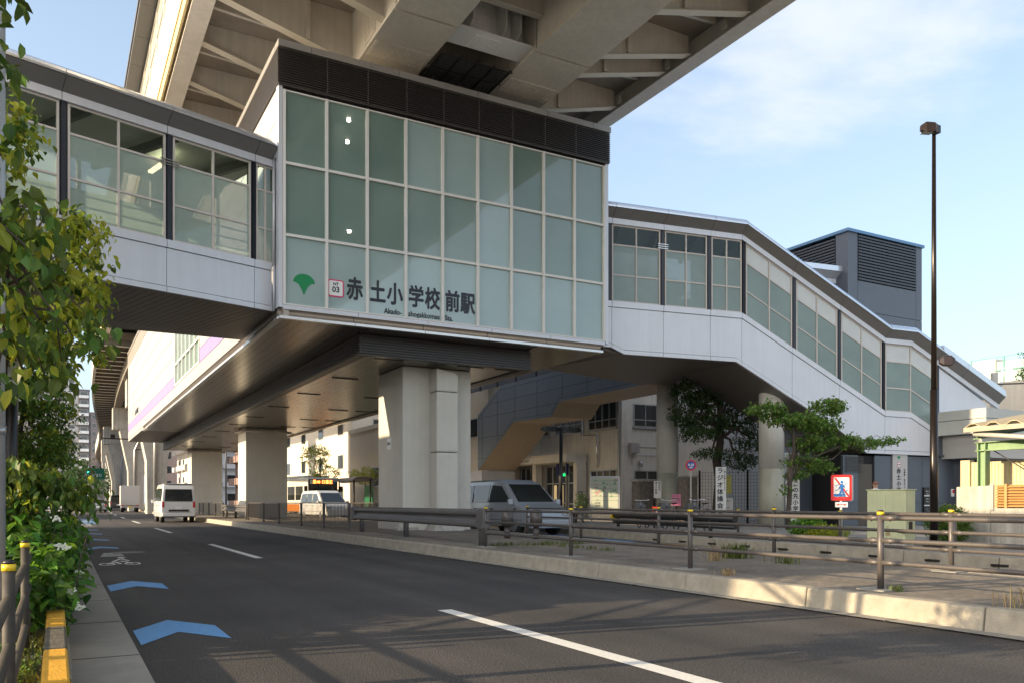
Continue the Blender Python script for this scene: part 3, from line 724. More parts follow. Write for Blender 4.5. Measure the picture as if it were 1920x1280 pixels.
sg = MB().box(12.27, .04, .88, 12.98, .095, 2.72).build('name_sign', mat('grey_sign', (0.45, 0.43, 0.42), 0.35), eh)
def ET(s, size, x, z, m=INK, bold=.003, align='CENTER', y=.035): return text(s, size, (x, y, z), FRONT, m, sg, bold=bold, align=align, ext=.002)
join([ET(c, .21, 12.55, 2.05-.24*i, bold=.006) for i, c in enumerate('赤土小学校')], 'lettering')
join([ET(c, .08, 12.83, 2.1-.095*i) for i, c in enumerate('日暮里・舎人ライナー')], 'small_lettering')
MB().prism([(x, .036, z) for x, z in emblem(12.56, 2.55, .08)], (0, .003, 0)).build('ginkgo_emblem', GREENE, sg)
rrect(MB(), 12.56, 2.30, .16, .18, .02, .034, .037).build('route_badge', PINK, sg); rrect(MB(), 12.56, 2.30, .13, .15, .02, .031, .033).build('badge_face', WHITE, sg)
ET('NT03', .045, 12.56, 2.30, y=.029)
ib = MB().box(13.78, .03, .15, 14.42, .095, 1.45).build('timetable_board', BLACKM, eh)
WT = mat('white_lettering', (0.7, 0.7, 0.7), 0.5)
b2 = []
for i, (s_, sz, z) in enumerate((('赤土小学校前駅', .07, 1.30), ('ごあんない', .045, 1.20), ('始発 5:12', .05, 1.0), ('終電 0:21', .05, .90), ('エレベーター', .045, .62), ('トイレ', .045, .54), ('禁煙', .05, .4))):
    b2.append(text(s_, sz, (13.98 if i else 14.1, .024, z), FRONT, WT, ib, align='CENTER', ext=.001))
join(b2, 'lettering'); MB().box(13.78, .022, 1.11, 14.4, .028, 1.15).box(13.78, .022, .74, 14.4, .028, .78).build('white_bar', WT, ib)
MB().cyl(0, 0, 0, .01, .05).build('no_smoking_mark', RED, ib).matrix_local = Matrix.Translation((14.2, .028, .28)) @ Matrix.Rotation(R(90), 4, 'X')
sm = MB().box(15.2, .06, 1.1, 15.4, .095, 1.4).build('notice', WHITE, eh); MB().box(15.24, .05, 1.24, 15.36, .058, 1.36).build('red_mark', RED, sm)


# canopy in world axes
cp2 = thing('entrance_canopy', 'pale grey flat entrance canopy to the right of the stair foot, behind the street lamp', 'canopy', (29.6, 17.9, .2))
W(MB().box(29.6, 17.9, 3.62, 45, 21.2, 4.14).box(29.6, 17.9, 4.16, 45, 21.2, 4.52), 'fascia', mat('grey_green_fascia', (0.42, 0.43, 0.40), 0.4, metal=0.2, var=0.04), cp2)
W(MB().box(30.0, 18.3, 2.75, 45, 21.2, 3.6), 'lintel_panel', mat('pale_fascia', (0.40, 0.39, 0.37), 0.4, var=0.04), cp2)
W(MB().box(30.6, 19.2, .2, 31.0, 21, 2.75).box(31.9, 19.2, .2, 34, 21, 2.75).box(34.6, 19.2, .2, 45, 21, 2.75), 'wall_panel', SLATE2, cp2)
W(MB().box(31.0, 20.5, .2, 31.9, 20.9, 2.75), 'dark_opening', DARKGAP, cp2)
W(MB().tube([(30.25, 18.6, .2), (30.25, 18.6, 2.75)], .05, 8), 'post', ALU, cp2)

# left-hand passage
lp = thing('footbridge_passage', 'silver-clad glazed footbridge crossing from the left into the station side', 'footbridge', (5.1, 22.15, 0), 16.7)
zl = zprof([(-14, 7.36), (2, 7.36)]); sl_ = zprof([(-14, 6.1), (2, 6.1)])
passage(lp, zl, [(-9.8, -7.55), (-7.55, -5.22), (-5.22, -2.9), (-2.9, -.62), (-.62, -.12)], [], 3.6, sl_)
glazing(lp, zl, [-9.8, -7.5, -5.17, -2.83, -.62], [])
glazing(lp, zl, [-.62, .02], [], pw=.12)
# skewed back edge of the soffit
sk = MB().prism([(5.06, 22.2, 6.085), (5.06, 26.4, 6.085), (-4.6, 26.4, 6.085), (-4.6, 19.35, 6.085)], (0, 0, .025))
M2 = Matrix.Rotation(R(-16.7), 4, 'Z') @ Matrix.Translation((-5.1, -22.15, 0)); sk.v = [tuple(M2 @ Vector(v)) for v in sk.v]
sk.build('rear_soffit', SOFFIT2, lp)
gr = MB()
for k in range(48): gr.box(-9.7+k*.2, .12, 6.081, -9.693+k*.2, 4.2+(k/48)*0-.0, 6.086)
gr.build('soffit_joint', BLACKM, lp)
hr = MB()
for h in (.25, .5, .75): hr.tube([(-9.5, .3, 7.36+h), (-.3, .3, 7.36+h)], .02, 6)
hr.build('handrail', CHROME, lp)
MB().box(-9.8, 3.45, 6.8, -.1, 3.55, 8.2).build('back_wall', _m['white_inner_wall'], lp)
gb = MB()
for k in range(6): p = -9.5+k*1.9; gb.box(p, 3.4, 8.2, p+.1, 3.5, 10.0)
gb.build('rear_post', FRAME, lp)
MB().box(-9.7, 3.46, 8.22, -.1, 3.47, 9.2).build('rear_glass', mat('rear_frosted', (0.40, 0.44, 0.41), 0.5, trans=0.6), lp)
bm_ = MB()
for k in range(5): bm_.bar((-8.6+k*2.0, .15, 9.95), (-9.4+k*2.0, 3.4, 9.95), .14, .2)
bm_.build('ceiling_beam', _m['dark_ceiling_beam'], lp)
MB().box(-2.3, 1.2, 9.86, -2.18, 2.6, 9.92).build('ceiling_lamp', mat('lamp_tube', (1.0, 0.85, 0.5), emit=5), lp)
cap = MB().box(-.12, -.3, 10.1, .25, .1, 10.55); cap.build('eave_end_cap', SILVER, lp)
ct = MB()
for z in (9.15, 9.21, 9.27): ct.box(-3.05, -.03, z, -2.6, .02, z+.02)
ct.build('cable_tie', CHROME, lp)
MB().tube([(-.08, -.04, 7.3), (-.08, -.04, 6.1)], .03, 8).tube([(-.08, -.04, 10.1), (-.08, -.04, 7.3)], .03, 8).build('downpipe', SILVER, lp)

# unseen stair along the left pavement, left open so its rails shade the road
ls_ = thing('unseen_stair', 'unseen stair to the left pavement, left open-sided to shade the road', 'stair', (-2.9, 20.0, .15))
z0s = 6.6
stp = MB(); rl = MB(); rf = MB(); po = MB()
for k in range(7):
    y = 19.5-k*2.1; zf_ = 6.6-k*.98
    for x in (-3.9, -1.95): po.box(x-.1, y-.1, .15, x+.1, y+.1, max(zf_, .2)+2.9)
    if k < 6:
        y2, z2 = y-2.1, zf_-.98
        for x in (-3.9, -1.95):
            stp.bar((x, y, zf_-.15), (x, y2, z2-.15), .12, .5)
            for h in (.55, 1.0, 1.7, 2.3): rl.bar((x, y, zf_+h), (x, y2, z2+h), .05, .05)
        if k < 2: rf.bar((-2.92, y, zf_+2.95), (-2.92, y2, z2+2.95), 2.3, .12)
        stp.bar((-2.92, y, zf_-.1), (-2.92, y2, z2-.1), 1.9, .12)
W(po, 'post', NAVY, ls_); W(stp, 'stringer', SILVER, ls_); W(rl, 'guard_rail', ALU, ls_); W(rf, 'roof', SILVER2, ls_)

# second flight on the far pavement: slate panels, brown boards below
s2 = thing('slate_stair', 'slate-panelled stair descending away behind the nearest concrete pillar', 'stair', (21.3, 27.4, .2))
def yz(mb, pts, x0, x1): return mb.prism([(x0, y, z) for y, z in pts], (x1-x0, 0, 0))
zt = zprof([(26, 7.45), (39.85, 7.45), (50, 2.4)])
zb = zprof([(26, 5.95), (33.85, 5.95), (34.6, 5.28), (38.4, 5.35), (38.5, 5.28), (42.6, 2.92)])
pn = MB(); jn = MB()
ivs = [27.4, 33.85, 34.6, 38.4, 39.85, 42.6]
for p, q in zip(ivs, ivs[1:]):
    pn.hexa([(21.3, p, zb(p)), (21.36, p, zb(p)), (21.36, q, zb(q)), (21.3, q, zb(q))], [(21.3, p, zt(p)), (21.36, p, zt(p)), (21.36, q, zt(q)), (21.3, q, zt(q))])
    jn.bar((21.3, p, zb(p)+.16), (21.3, q, zb(q)+.16), .012, .014); jn.bar((21.3, p, zt(p)-.22), (21.3, q, zt(q)-.22), .012, .014)
for y in (29.3, 31.4, 33.5, 35.9, 38.2, 40.2, 42.0): jn.box(21.294, y-.007, zb(y)+.165, 21.304, y+.007, zt(y)-.22)
for z in (3.6, 4.75, 5.9, 6.6):
    lo = 27.4 if z > 6 else (33.9 if z > 5.4 else 39.2 if z > 4.3 else 41.2)
    hi = min(42.6, 39.85+(7.23-z)/.497)
    if hi > lo: jn.box(21.2945, lo, z-.007, 21.3035, hi, z+.007)
W(pn, 'wall_panel', SLATE, s2); W(jn, 'panel_joint', DARKGAP, s2)
sb_ = MB(); sj = MB()
BRN = mat('brown_soffit_boards', (0.42, 0.34, 0.25), 0.5, var=0.05, vscale=1)
for p, q in ((27.0, 33.85), (33.85, 34.6), (34.6, 38.4), (38.4, 42.55)):
    sb_.hexa([(21.37, p, zb(p)), (23.75, p, zb(p)), (23.75, q, zb(q)), (21.37, q, zb(q))], [(21.37, p, zb(p)+.1), (23.75, p, zb(p)+.1), (23.75, q, zb(q)+.1), (21.37, q, zb(q)+.1)])
for p, q, n in ((33.86, 34.59, 16), (38.5, 42.5, 16)):
    for k in range(n):
        x = 21.45+2.3*(k+.5)/n; sj.bar((x, p, zb(p)), (x, q, zb(q)), .006, .008)
W(sb_, 'soffit_boards', BRN, s2); W(sj, 'board_joint', mat('board_gap', (0.10, 0.08, 0.06), .8), s2)
W(MB().box(23.7, 27.4, 5.98, 23.78, 38, 7.4), 'outer_wall', SLATE, s2)
ug = MB(); ug.box(21.33, 27.6, 7.47, 21.35, 44, 9.9)
W(ug, 'upper_glass', GDARK, s2)
um = MB()
for k in range(9): um.box(21.30, 27.6+k*2.1, 7.45, 21.37, 27.7+k*2.1, 10)
um.box(21.2, 27.6, 10, 23.9, 44, 10.6)
for k in range(3): um.bar((21.32, 40+k*1.2, 9.9), (21.32, 43+k*1.2, 7.9-k*.6), .05, .05)
W(um, 'post', NAVY, s2)
W(MB().box(21.5, 42.5, .2, 23.7, 46, 2.0).box(21.5, 42.5, 2.02, 23.7, 46, 2.9), 'stair_foot_wall', SILVER, s2)

# round columns
def rcol(x, y, zt_, label, r=.45):
    t = thing('round_column', label, 'column', (x, y, .2), group='round columns under the stair passage')
    W(MB().cyl(x, y, .15, 2.3, r+.003, n=40), 'lower_shaft', mat('olive_column_paint', (0.40, 0.39, 0.31), 0.5, var=0.05, streak=.08), t)
    W(MB().cyl(x, y, 2.3, zt_, r, n=40), 'upper_shaft', mat('cream_column_paint', (0.60, 0.58, 0.52), 0.5, var=0.04, streak=.06), t)
rcol(22.6, 27.3, 6.0, 'round column standing left of the dark leafy street tree')
rcol(23.0, 21.9, 5.6, 'round column half hidden by the maple, under the sloping stair')

# lift tower
tw = thing('lift_tower', 'dark blue-grey tower with louvred top rising behind the stair roof', 'tower', (28.5, 23.0, .2))
W(MB().box(28.53, 23.03, .2, 33.25, 26.5, 12.1), 'core', DARKGAP, tw)
W(MB().box(28.5, 23.0, .2, 29.1, 23.6, 7.9).box(28.5, 23.0, 7.92, 29.1, 23.6, 12.2).box(32.9, 23.0, .2, 33.3, 23.6, 9.0).box(32.9, 23, 9.02, 33.3, 23.6, 12.2).box(29.12, 23.0, .2, 32.88, 23.02, 7.55).box(29.12, 23.0, 7.57, 32.88, 23.02, 9.0).box(29.12, 23, 9.02, 32.88, 23.02, 10.25).box(28.5, 23.62, .2, 28.52, 26.5, 9.5), 'wall_panel', mat('tower_panel', (0.10, 0.11, 0.13), 0.4, metal=0.25, var=0.05), tw)
tl = MB()
for k in range(15): z = 10.3+k*.126; tl.box(29.12, 22.97, z, 32.88, 23.05, z+.07)
for k in range(20): z = 9.6+k*.126; tl.box(28.47, 23.62, z, 28.55, 26.5, z+.07)
W(tl, 'louvre', mat('tower_louvre', (0.04, 0.045, 0.055), 0.4, var=0.1), tw)
W(MB().box(28.42, 22.92, 12.2, 33.38, 26.6, 12.32), 'coping', mat('blue_grey_coping', (0.12, 0.22, 0.34), 0.3, metal=0.5), tw)
lk = thing('tower_link_roof', 'short silver eave linking the stair passage to the dark tower', 'roof link', (22.5, 24.6, 0), -9.2)
lk1 = MB().box(0, -.05, 10.18, 5.9, .05, 10.36).box(5.91, -.05, 10.18, 6.2, .05, 10.36); lk1.build('fascia', SILVER, lk)
MB().hexa([(0, -.05, 10.365), (6.2, -.05, 10.365), (6.2, .1, 10.365), (0, .1, 10.365)], [(0, -.34, 10.6), (6.4, -.34, 10.6), (6.4, .1, 10.6), (0, .1, 10.6)]).build('eave_soffit', mat('mid_grey_band', (0.30, 0.31, 0.32), 0.5), lk)
MB().box(0, -.36, 10.61, 6.42, 1.5, 10.82).build('gutter', SILVER2, lk)
MB().box(5.2, 0, 9.0, 5.35, .2, 10.18).build('post', FRAME, lk); MB().box(5.5, 0, 8, 5.7, .2, 10.18).build('post', NAVY, lk)
# ---------------------------------------------------------------- elevated platform deck above the station
dk = thing('elevated_railway_deck', 'beige steel railway deck with box girders and cantilever brackets overhead', 'viaduct', (10.25, 22, 13))
DX0, DX1 = 3.2, 17.35
W(MB().box(DX0+.05, -30, 15.2, DX1-.05, 78, 15.5), 'slab', DECKC, dk)
eb = MB()
for x, s in ((DX0, 1), (DX1, -1)):
    eb.box(x, -30, 14.5, x+.55*s, 78, 14.54); eb.box(x+.06*s, -30, 14.54, x+.09*s, 78, 15.19)
    eb.box(x+.30*s, -30, 14.545, x+.33*s, 78, 15.18)
W(eb, 'edge_beam', STEELP, dk)
wl_ = MB()
for k in range(44): y = -30+k*2.45; wl_.box(3.12, y+.01, 15.1, 3.2, y+2.44, 16.9)
W(wl_, 'parapet_panel', mat('stained_parapet', (0.62, 0.58, 0.50), 0.6, var=0.10, vscale=1.2, streak=0.30), dk)
W(MB().box(3.05, -30, 15.0, 3.25, 78, 15.08).box(3.08, -30, 14.62, 3.14, 78, 14.98), 'cable_duct', mat('ochre_duct', (0.55, 0.44, 0.22), 0.5, var=.05), dk)
wg = MB(); wf = MB()
for k in range(44):
    y = -30+k*2.45; wf.box(3.30, y-.04, 16.9, 3.42, y+.04, 19.6); wg.box(3.36, y+.05, 16.95, 3.38, y+2.4, 19.55)
for z in (16.92, 18.6, 19.58): wf.box(3.31, -30, z-.03, 3.41, 78, z+.03)
f = W(wf, 'screen_frame', FRAMEW, dk); W(wg, 'screen_pane', mat('pale_screen', (0.62, 0.60, 0.52), 0.3, var=.05, coat=.5), f)
rf = MB()
for k in range(44): y = -30+k*2.45; rf.box(2.75, y+.01, 19.7, 5.5, y+2.44, 19.85)
rf.box(2.7, -30, 19.86, 8, 78, 20.0)
W(rf, 'platform_roof', mat('platform_roof_soffit', (0.10, 0.10, 0.105), 0.5, var=.05), dk)
# box girders, joint at y=19.6
GX = [(7.5, 9.15), (11.6, 13.3)]
def girder(y0, y1):
    mb = MB()
    for a, b in GX:
        mb.box(a, y0, 13.52, b, y1, 15.18); mb.box(a-.06, y0, 13.48, b+.06, y1, 13.515)
    W(mb, 'box_girder', STEELP, dk)
girder(-30, 19.55); girder(19.63, 78)
# bolted splices on the girder bottoms and the webs
def bolts(mb, c, u, v, nu, nv, su, sv, r=.022, h=.02):
    c, u, v = Vector(c), Vector(u), Vector(v); n = u.cross(v).normalized()
    for i in range(nu):
        for j in range(nv):
            p = c+u*(i-(nu-1)/2)*su+v*(j-(nv-1)/2)*sv
            mb.tube([p, p+n*h], r, 6, True, r*.8)
sp = MB()
for a, b in GX:
    for yy in (21.55, 13.5):
        sp.box(a+.02, yy-.42, 13.455, b-.02, yy+.42, 13.476)
        bolts(sp, ((a+b)/2, yy, 13.455), (0, 1, 0), (1, 0, 0), 8, 15, .1, .105)
        for xx, s in ((a, -1), (b, 1)):
            sp.box(xx+.002*s, yy-.42, 13.7, xx+.02*s, yy+.42, 15.0); bolts(sp, (xx+.02*s, yy, 14.35), (0, s, 0), (0, 0, 1), 7, 12, .11, .1)
W(sp, 'splice_plate', STEELP, dk)
# brackets
ys_ = [20.5+2.6*k for k in range(0, 19)] + [19.3-2.45*k for k in range(0, 12)]
for y in ys_:
    for xe, xg in ((DX0+.56, GX[0][0]), (DX1-.56, GX[1][1])):
        s = 1 if xe > xg else -1; bw = MB(); bf = MB()
        bw.prism([(xe, y, 14.62), (xe, y, 15.19), (xg, y, 15.19), (xg, y, 13.72)], (0, .02, 0))
        bf.hexa([(xe, y-.13, 14.58), (xg, y-.13, 13.66), (xg, y+.15, 13.66), (xe, y+.15, 14.58)], [(xe, y-.13, 14.61), (xg, y-.13, 13.69), (xg, y+.15, 13.69), (xe, y+.15, 14.61)])
        xm = xg+(xe-xg)*.35; bw.box(xm-.06, y-.1, 14.05, xm+.06, y-.002, 15.18)
        wbk = W(bw, 'bracket', STEELP, dk); W(bf, 'flange', mat('pale_bridge_paint', (0.60, 0.55, 0.45), 0.4, var=.06, vscale=1.5), wbk)
    ng = MB(); ng.box(GX[0][1], y, 14.3, GX[1][0], y+.03, 15.18); ng.box(GX[0][1], y-.1, 14.28, GX[1][0], y+.13, 14.30); W(ng, 'cross_beam', STEELP, dk)
for y in ys_:
    for q in (1.26,):
        W(MB().prism([(DX0+.56, y+q, 15.0), (GX[0][0], y+q, 14.75), (GX[0][0], y+q, 15.19), (DX0+.56, y+q, 15.19)], (0, .12, 0)), 'stiffener_rib', STEELP, dk); W(MB().prism([(DX1-.56, y+q, 15.0), (GX[1][1], y+q, 14.75), (GX[1][1], y+q, 15.19), (DX1-.56, y+q, 15.19)], (0, .12, 0)), 'stiffener_rib', STEELP, dk)
for k in range(9): W(MB().box(DX1-.62, 10.1+k*2.52, 14.62, DX1-.55, 10.25+k*2.52, 14.85), 'lifting_lug', STEELP, dk)
# end diaphragm between the girders just beyond the joint
di = MB()
di.box(9.16, 20.35, 13.75, 11.59, 20.38, 15.18)
for x in (9.75, 10.75, 11.2): di.prism([(x, 20.34, 13.72), (x, 19.75, 14.0), (x, 19.75, 15.18), (x, 20.34, 15.18)], (.025, 0, 0))
di.box(9.16, 19.72, 13.66, 11.59, 20.6, 13.70)
di.box(9.95, 20.30, 13.85, 10.6, 20.345, 15.1); bolts(di, (10.275, 20.30, 14.47), (1, 0, 0), (0, 0, 1), 6, 12, .1, .1)
di.box(9.9, 19.9, 13.63, 10.65, 20.5, 13.655); bolts(di, (10.275, 20.2, 13.63), (0, 1, 0), (1, 0, 0), 5, 6, .1, .1)
for a, s in ((9.16, 1), (11.59, -1)): di.prism([(a, 20.34, 13.7), (a+.45*s, 20.34, 13.7), (a+.15*s, 20.34, 13.85), (a, 20.34, 14.15)], (0, -.03, 0))
W(di, 'end_diaphragm', STEELW, dk)
ct_ = MB()
for k in range(5): ct_.box(9.3+k*.53, 20.75, 13.40, 9.34+k*.53, 22.4, 13.46)
for yy in (20.75, 21.5, 22.36): ct_.box(9.3, yy, 13.385, 11.5, yy+.05, 13.40)
for k in range(3): ct_.box(9.5+k*.8, 21.9, 13.1, 9.62+k*.8, 22.0, 13.4)
W(ct_, 'catwalk_frame', BLACKM, dk)
gm = MB()
for k in range(42): gm.box(9.34+k*.05, 20.8, 13.42, 9.355+k*.05, 22.35, 13.44)
for k in range(30): gm.box(9.34, 20.8+k*.052, 13.441, 11.45, 20.812+k*.052, 13.45)
W(gm, 'catwalk_grating', mat('grating_steel', (0.05, 0.055, 0.065), 0.5), dk)

# concrete viaduct beyond, swinging right then away
def cx(y):
    P = [(70, 7.3), (95, 7.4), (125, 8.8), (160, 11.0), (195, 12.4), (240, 13.2), (290, 15.5), (340, 22), (400, 38)]
    for (a, xa), (b, xb) in zip(P, P[1:]):
        if y <= b: t = (y-a)/(b-a); return xa+(xb-xa)*(t)
    return P[-1][1]
_cs = {}
def cxs(y):    # smoothed
    return sum(cx(min(max(y+d, 70), 399)) for d in (-24, -16, -8, 0, 8, 16, 24))/7
va = thing('concrete_viaduct', 'long curving railway viaduct with ribbed underside running into the distance', 'viaduct', (6.8, 75, 0))
path = [(cxs(y), y, 14.2) for y in [73.5+4*k for k in range(76)]]
W(MB().sweep(path, [(-4.2, 0.0), (4.2, 0.0), (4.2, .55), (-4.2, .55)]), 'deck', mat('viaduct_underside', (0.20, 0.18, 0.15), 0.8, var=.1, vscale=.8), va)
W(MB().sweep(path, [(4.2, -.5), (4.45, -.5), (4.45, 1.6), (4.2, 1.6)]).sweep(path, [(-4.45, -.5), (-4.2, -.5), (-4.2, 1.6), (-4.45, 1.6)]), 'parapet', mat('viaduct_parapet', (0.50, 0.48, 0.44), 0.7, streak=.2, var=.08), va)
W(MB().sweep(path, [(1.2, -1.5), (2.0, -1.5), (2.0, 0), (1.2, 0)]).sweep(path, [(-2.0, -1.5), (-1.2, -1.5), (-1.2, 0), (-2.0, 0)]), 'girder', _m['viaduct_underside'], va)
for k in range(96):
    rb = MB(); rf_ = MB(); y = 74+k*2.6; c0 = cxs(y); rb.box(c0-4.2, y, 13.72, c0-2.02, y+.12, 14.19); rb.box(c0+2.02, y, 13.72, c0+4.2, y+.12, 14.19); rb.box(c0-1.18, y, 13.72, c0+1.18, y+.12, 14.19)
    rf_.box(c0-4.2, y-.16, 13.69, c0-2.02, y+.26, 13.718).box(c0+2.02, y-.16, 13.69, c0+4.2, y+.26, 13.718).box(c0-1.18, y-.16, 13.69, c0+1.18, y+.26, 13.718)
    q_ = W(rb, 'rib', _m['viaduct_underside'], va); W(rf_, 'flange', mat('painted_lit_rib', (0.66, 0.62, 0.54), 0.6), q_)  # flanges painted pale to stand for their lit undersides
for i, y in enumerate((86, 113, 142, 172, 204, 238, 275)):
    c0 = (8.4, 8.7, 9.0, 10.0, 11.4, 13.0, 14.8)[i]
    nm = ['nearest tapering concrete viaduct pier, streaked, with a grey drainpipe', 'viaduct pier second beyond the station, behind the box truck', 'viaduct pier third beyond the station', 'viaduct pier fourth beyond the station', 'viaduct pier fifth beyond the station', 'viaduct pier sixth beyond the station', 'farthest viaduct pier, just a sliver over the traffic'][i]
    t = thing('viaduct_pier', nm, 'pier', (c0, y, 0), group='piers of the curving viaduct')
    h = 12.6
    W(MB().hexa([(c0-.85, y-1.1, 0), (c0+.85, y-1.1, 0), (c0+.85, y+1.1, 0), (c0-.85, y+1.1, 0)], [(c0-.9, y-1.1, 5), (c0+.9, y-1.1, 5), (c0+.9, y+1.1, 5), (c0-.9, y+1.1, 5)])
      .hexa([(c0-.9, y-1.1, 5), (c0+.9, y-1.1, 5), (c0+.9, y+1.1, 5), (c0-.9, y+1.1, 5)], [(c0-1.9, y-1.1, h-2.5), (c0+1.9, y-1.1, h-2.5), (c0+1.9, y+1.1, h-2.5), (c0-1.9, y+1.1, h-2.5)]), 'shaft', CONC2, t)
    W(MB().box(c0-2.6, y-1.2, h-2.5, c0+2.6, y+1.2, h+.1), 'crosshead', CONC2, t)
    W(MB().tube([(c0-.2, y-1.25, .2), (c0-.2, y-1.25, 7.5), (c0+.5, y-1.25, 9.2), (c0+.5, y-1.25, 12.4)], .13, 8), 'drain_pipe', ALU, t)
# ---------------------------------------------------------------- fences and guardrails
def pipe_fence(label, pts, zb, heights, post_r=.032, rail_r=.023, collars=True, name='pipe_fence', group=None, cap=True, post_h=None, RAILM=RAILM):
    t = thing(name, label, 'fence', (pts[0][0], pts[0][1], zb), group=group)
    H = post_h or heights[-1]+.05
    for i, (x, y) in enumerate(pts):
        p = W(MB().cyl(x, y, zb-.02, zb+H, post_r, n=16), 'post', RAILM, t)
        if cap:
            W(MB().cyl(x, y, zb+H, zb+H+.028, post_r*1.12, n=16), 'reflector_band', YEL, p); W(MB().cyl(x, y, zb+H+.028, zb+H+.045, post_r*1.12, post_r*.7, n=16), 'cap', BLACKM, p)
        if collars:
            for h in heights:
                cb = MB()
                for j, (qx, qy) in enumerate((pts[i-1] if i else (None, None), pts[i+1] if i < len(pts)-1 else (None, None))):
                    if qx is None: continue
                    d = Vector((qx-x, qy-y)).normalized(); cb.tube([(x+d.x*post_r*.5, y+d.y*post_r*.5, zb+h), (x+d.x*.10, y+d.y*.10, zb+h), (x+d.x*.17, y+d.y*.17, zb+h)], [rail_r*1.22, rail_r*1.2, rail_r*1.04], 10)
                    for u in (.11,): cb.tube([(x+d.x*u, y+d.y*u, zb+h-rail_r*1.45), (x+d.x*u, y+d.y*u, zb+h+rail_r*1.45)], .009, 6)
                W(cb, 'collar', RAILM, p)
        W(MB().box(x-.16, y-.16, zb-.01, x+.16, y+.16, zb+.012), 'base_plate', GUTTER, t)
    for h in heights:
        W(MB().tube([(x, y, zb+h) for x, y in pts], rail_r, 12), 'rail', RAILM, t)
    return t
pipe_fence('brown three-rail pipe fence nearest the kerb on the traffic island', [(8.5-.15*0, 16.1)] and [(7.35, 14.35), (7.28, 11.2), (7.25, 8.3), (7.2, 5.42), (7.18, 2.6), (7.16, -.3)], .2, [.27, .49, .715], post_h=.75)
pipe_fence('brown three-rail pipe fence along the far edge of the traffic island', [(11.2, 19.4), (10.98, 16.45), (10.62, 13.1), (10.3, 9.75), (9.85, 6.4), (9.55, 3.4), (9.3, .6)], .2, [.27, .49, .715], post_h=.75)
pipe_fence('thin dark two-rail fence at the kerb before the green cabinet', [(16.2, 20.2), (15.4, 15.8), (14.75, 12.1), (13.95, 9.0)], .2, [.3, .62], post_r=.035, rail_r=.02, collars=False)
pipe_fence('weathered pipe fence by the hedge in the left corner', [(-.17, 8.1), (-.17, 6.0), (-.17, 3.96), (-.17, 1.9), (-.17, -.2)], .10, [.19, .376, .576], post_r=.024, rail_r=.021, post_h=.69, collars=False, RAILM=mat('weathered_rail', (0.05, 0.042, 0.032), 0.7, var=.3, vscale=20, stretch=(1, .05, 1)))

def guardrail(label, p, q, posts, zb=.2, h0=.36, h1=.74):
    t = thing('guardrail', label, 'guardrail', (p[0], p[1], zb), group='grey beam guardrails on the island')
    d = Vector((q[0]-p[0], q[1]-p[1], 0)).normalized(); n = Vector((-d.y, d.x, 0))
    prof = [(0, h0), (.06, h0+.03), (.06, h0+.10), (.0, h0+.15), (.0, h0+.22), (.06, h0+.27), (.06, h0+.34), (0, h0+.38), (-.02, h0+.38), (-.02, h0)]
    GR = mat('grey_rail_paint', (0.13, 0.125, 0.125), 0.4, metal=0.3, var=.1, vscale=3)
    W(MB().sweep([(p[0], p[1], zb), (q[0], q[1], zb)], prof), 'w_beam', GR, t, bevel=.012)
    for e in (p, q):
        s = 1 if e is p else -1
        W(MB().bar((e[0]-d.x*.03*s, e[1]-d.y*.03*s, zb+h0+.19), (e[0]+d.x*.30*s, e[1]+d.y*.30*s, zb+h0+.19), .17, .43), 'end_cap', GR, t, bevel=.03)
    for u in posts:
        x, y = p[0]+(q[0]-p[0])*u-n.x*.09, p[1]+(q[1]-p[1])*u-n.y*.09; W(MB().cyl(x, y, zb-.02, zb+h0+.3, .07, n=18), 'post', GR, t)
    return t
guardrail('long grey guardrail in front of the nearest concrete pillar', (7.45, 14.55), (7.9, 24.3), [.04, .52, .93])
guardrail('short grey guardrail beside the middle concrete pillar', (8.4, 42.6), (8.9, 52.5), [.1, .5, .9])
t = thing('guardrail', 'dark tubular guardrail along the kerb in front of the parked bicycles', 'guardrail', (14.6, 14, .2))
bx = [(13.95, 14.6), (15.0, 21.5)]
W(MB().tube([(13.95, 14.4, .68), (14.95, 20.6, .68)], .085, 12).tube([(13.95, 14.4, .48), (14.95, 20.6, .48)], .05, 10), 'beam', BLACKM, t)
W(MB().cyl(14.1, 15.4, .2, .66, .05).cyl(14.5, 17.9, .2, .66, .05).cyl(14.9, 20.3, .2, .66, .05), 'post', BLACKM, t)
W(MB().cyl(14.95, 20.6, .58, .78, .10, n=14), 'reflector_band', YEL, t)
# drum bollards behind the end of the near guardrail
for i, (x, y, s) in enumerate(((9.6, 17.6, 1), (10.0, 16.9, 1.0))):
    t = thing('drum_barrier', ['dark padded post at the end of the near guardrail, left of two', 'dark padded post beside the far pipe fence, right of two'][i], 'post', (x, y, .2), group='padded posts on the island')
    W(MB().cyl(x, y, .2, .5, .07).cyl(x, y, .5, .88, .15, n=20), 'body', RAILM, t); W(MB().cyl(x, y, .881, .90, .13, .08, n=20), 'cap', BLACKM, t)

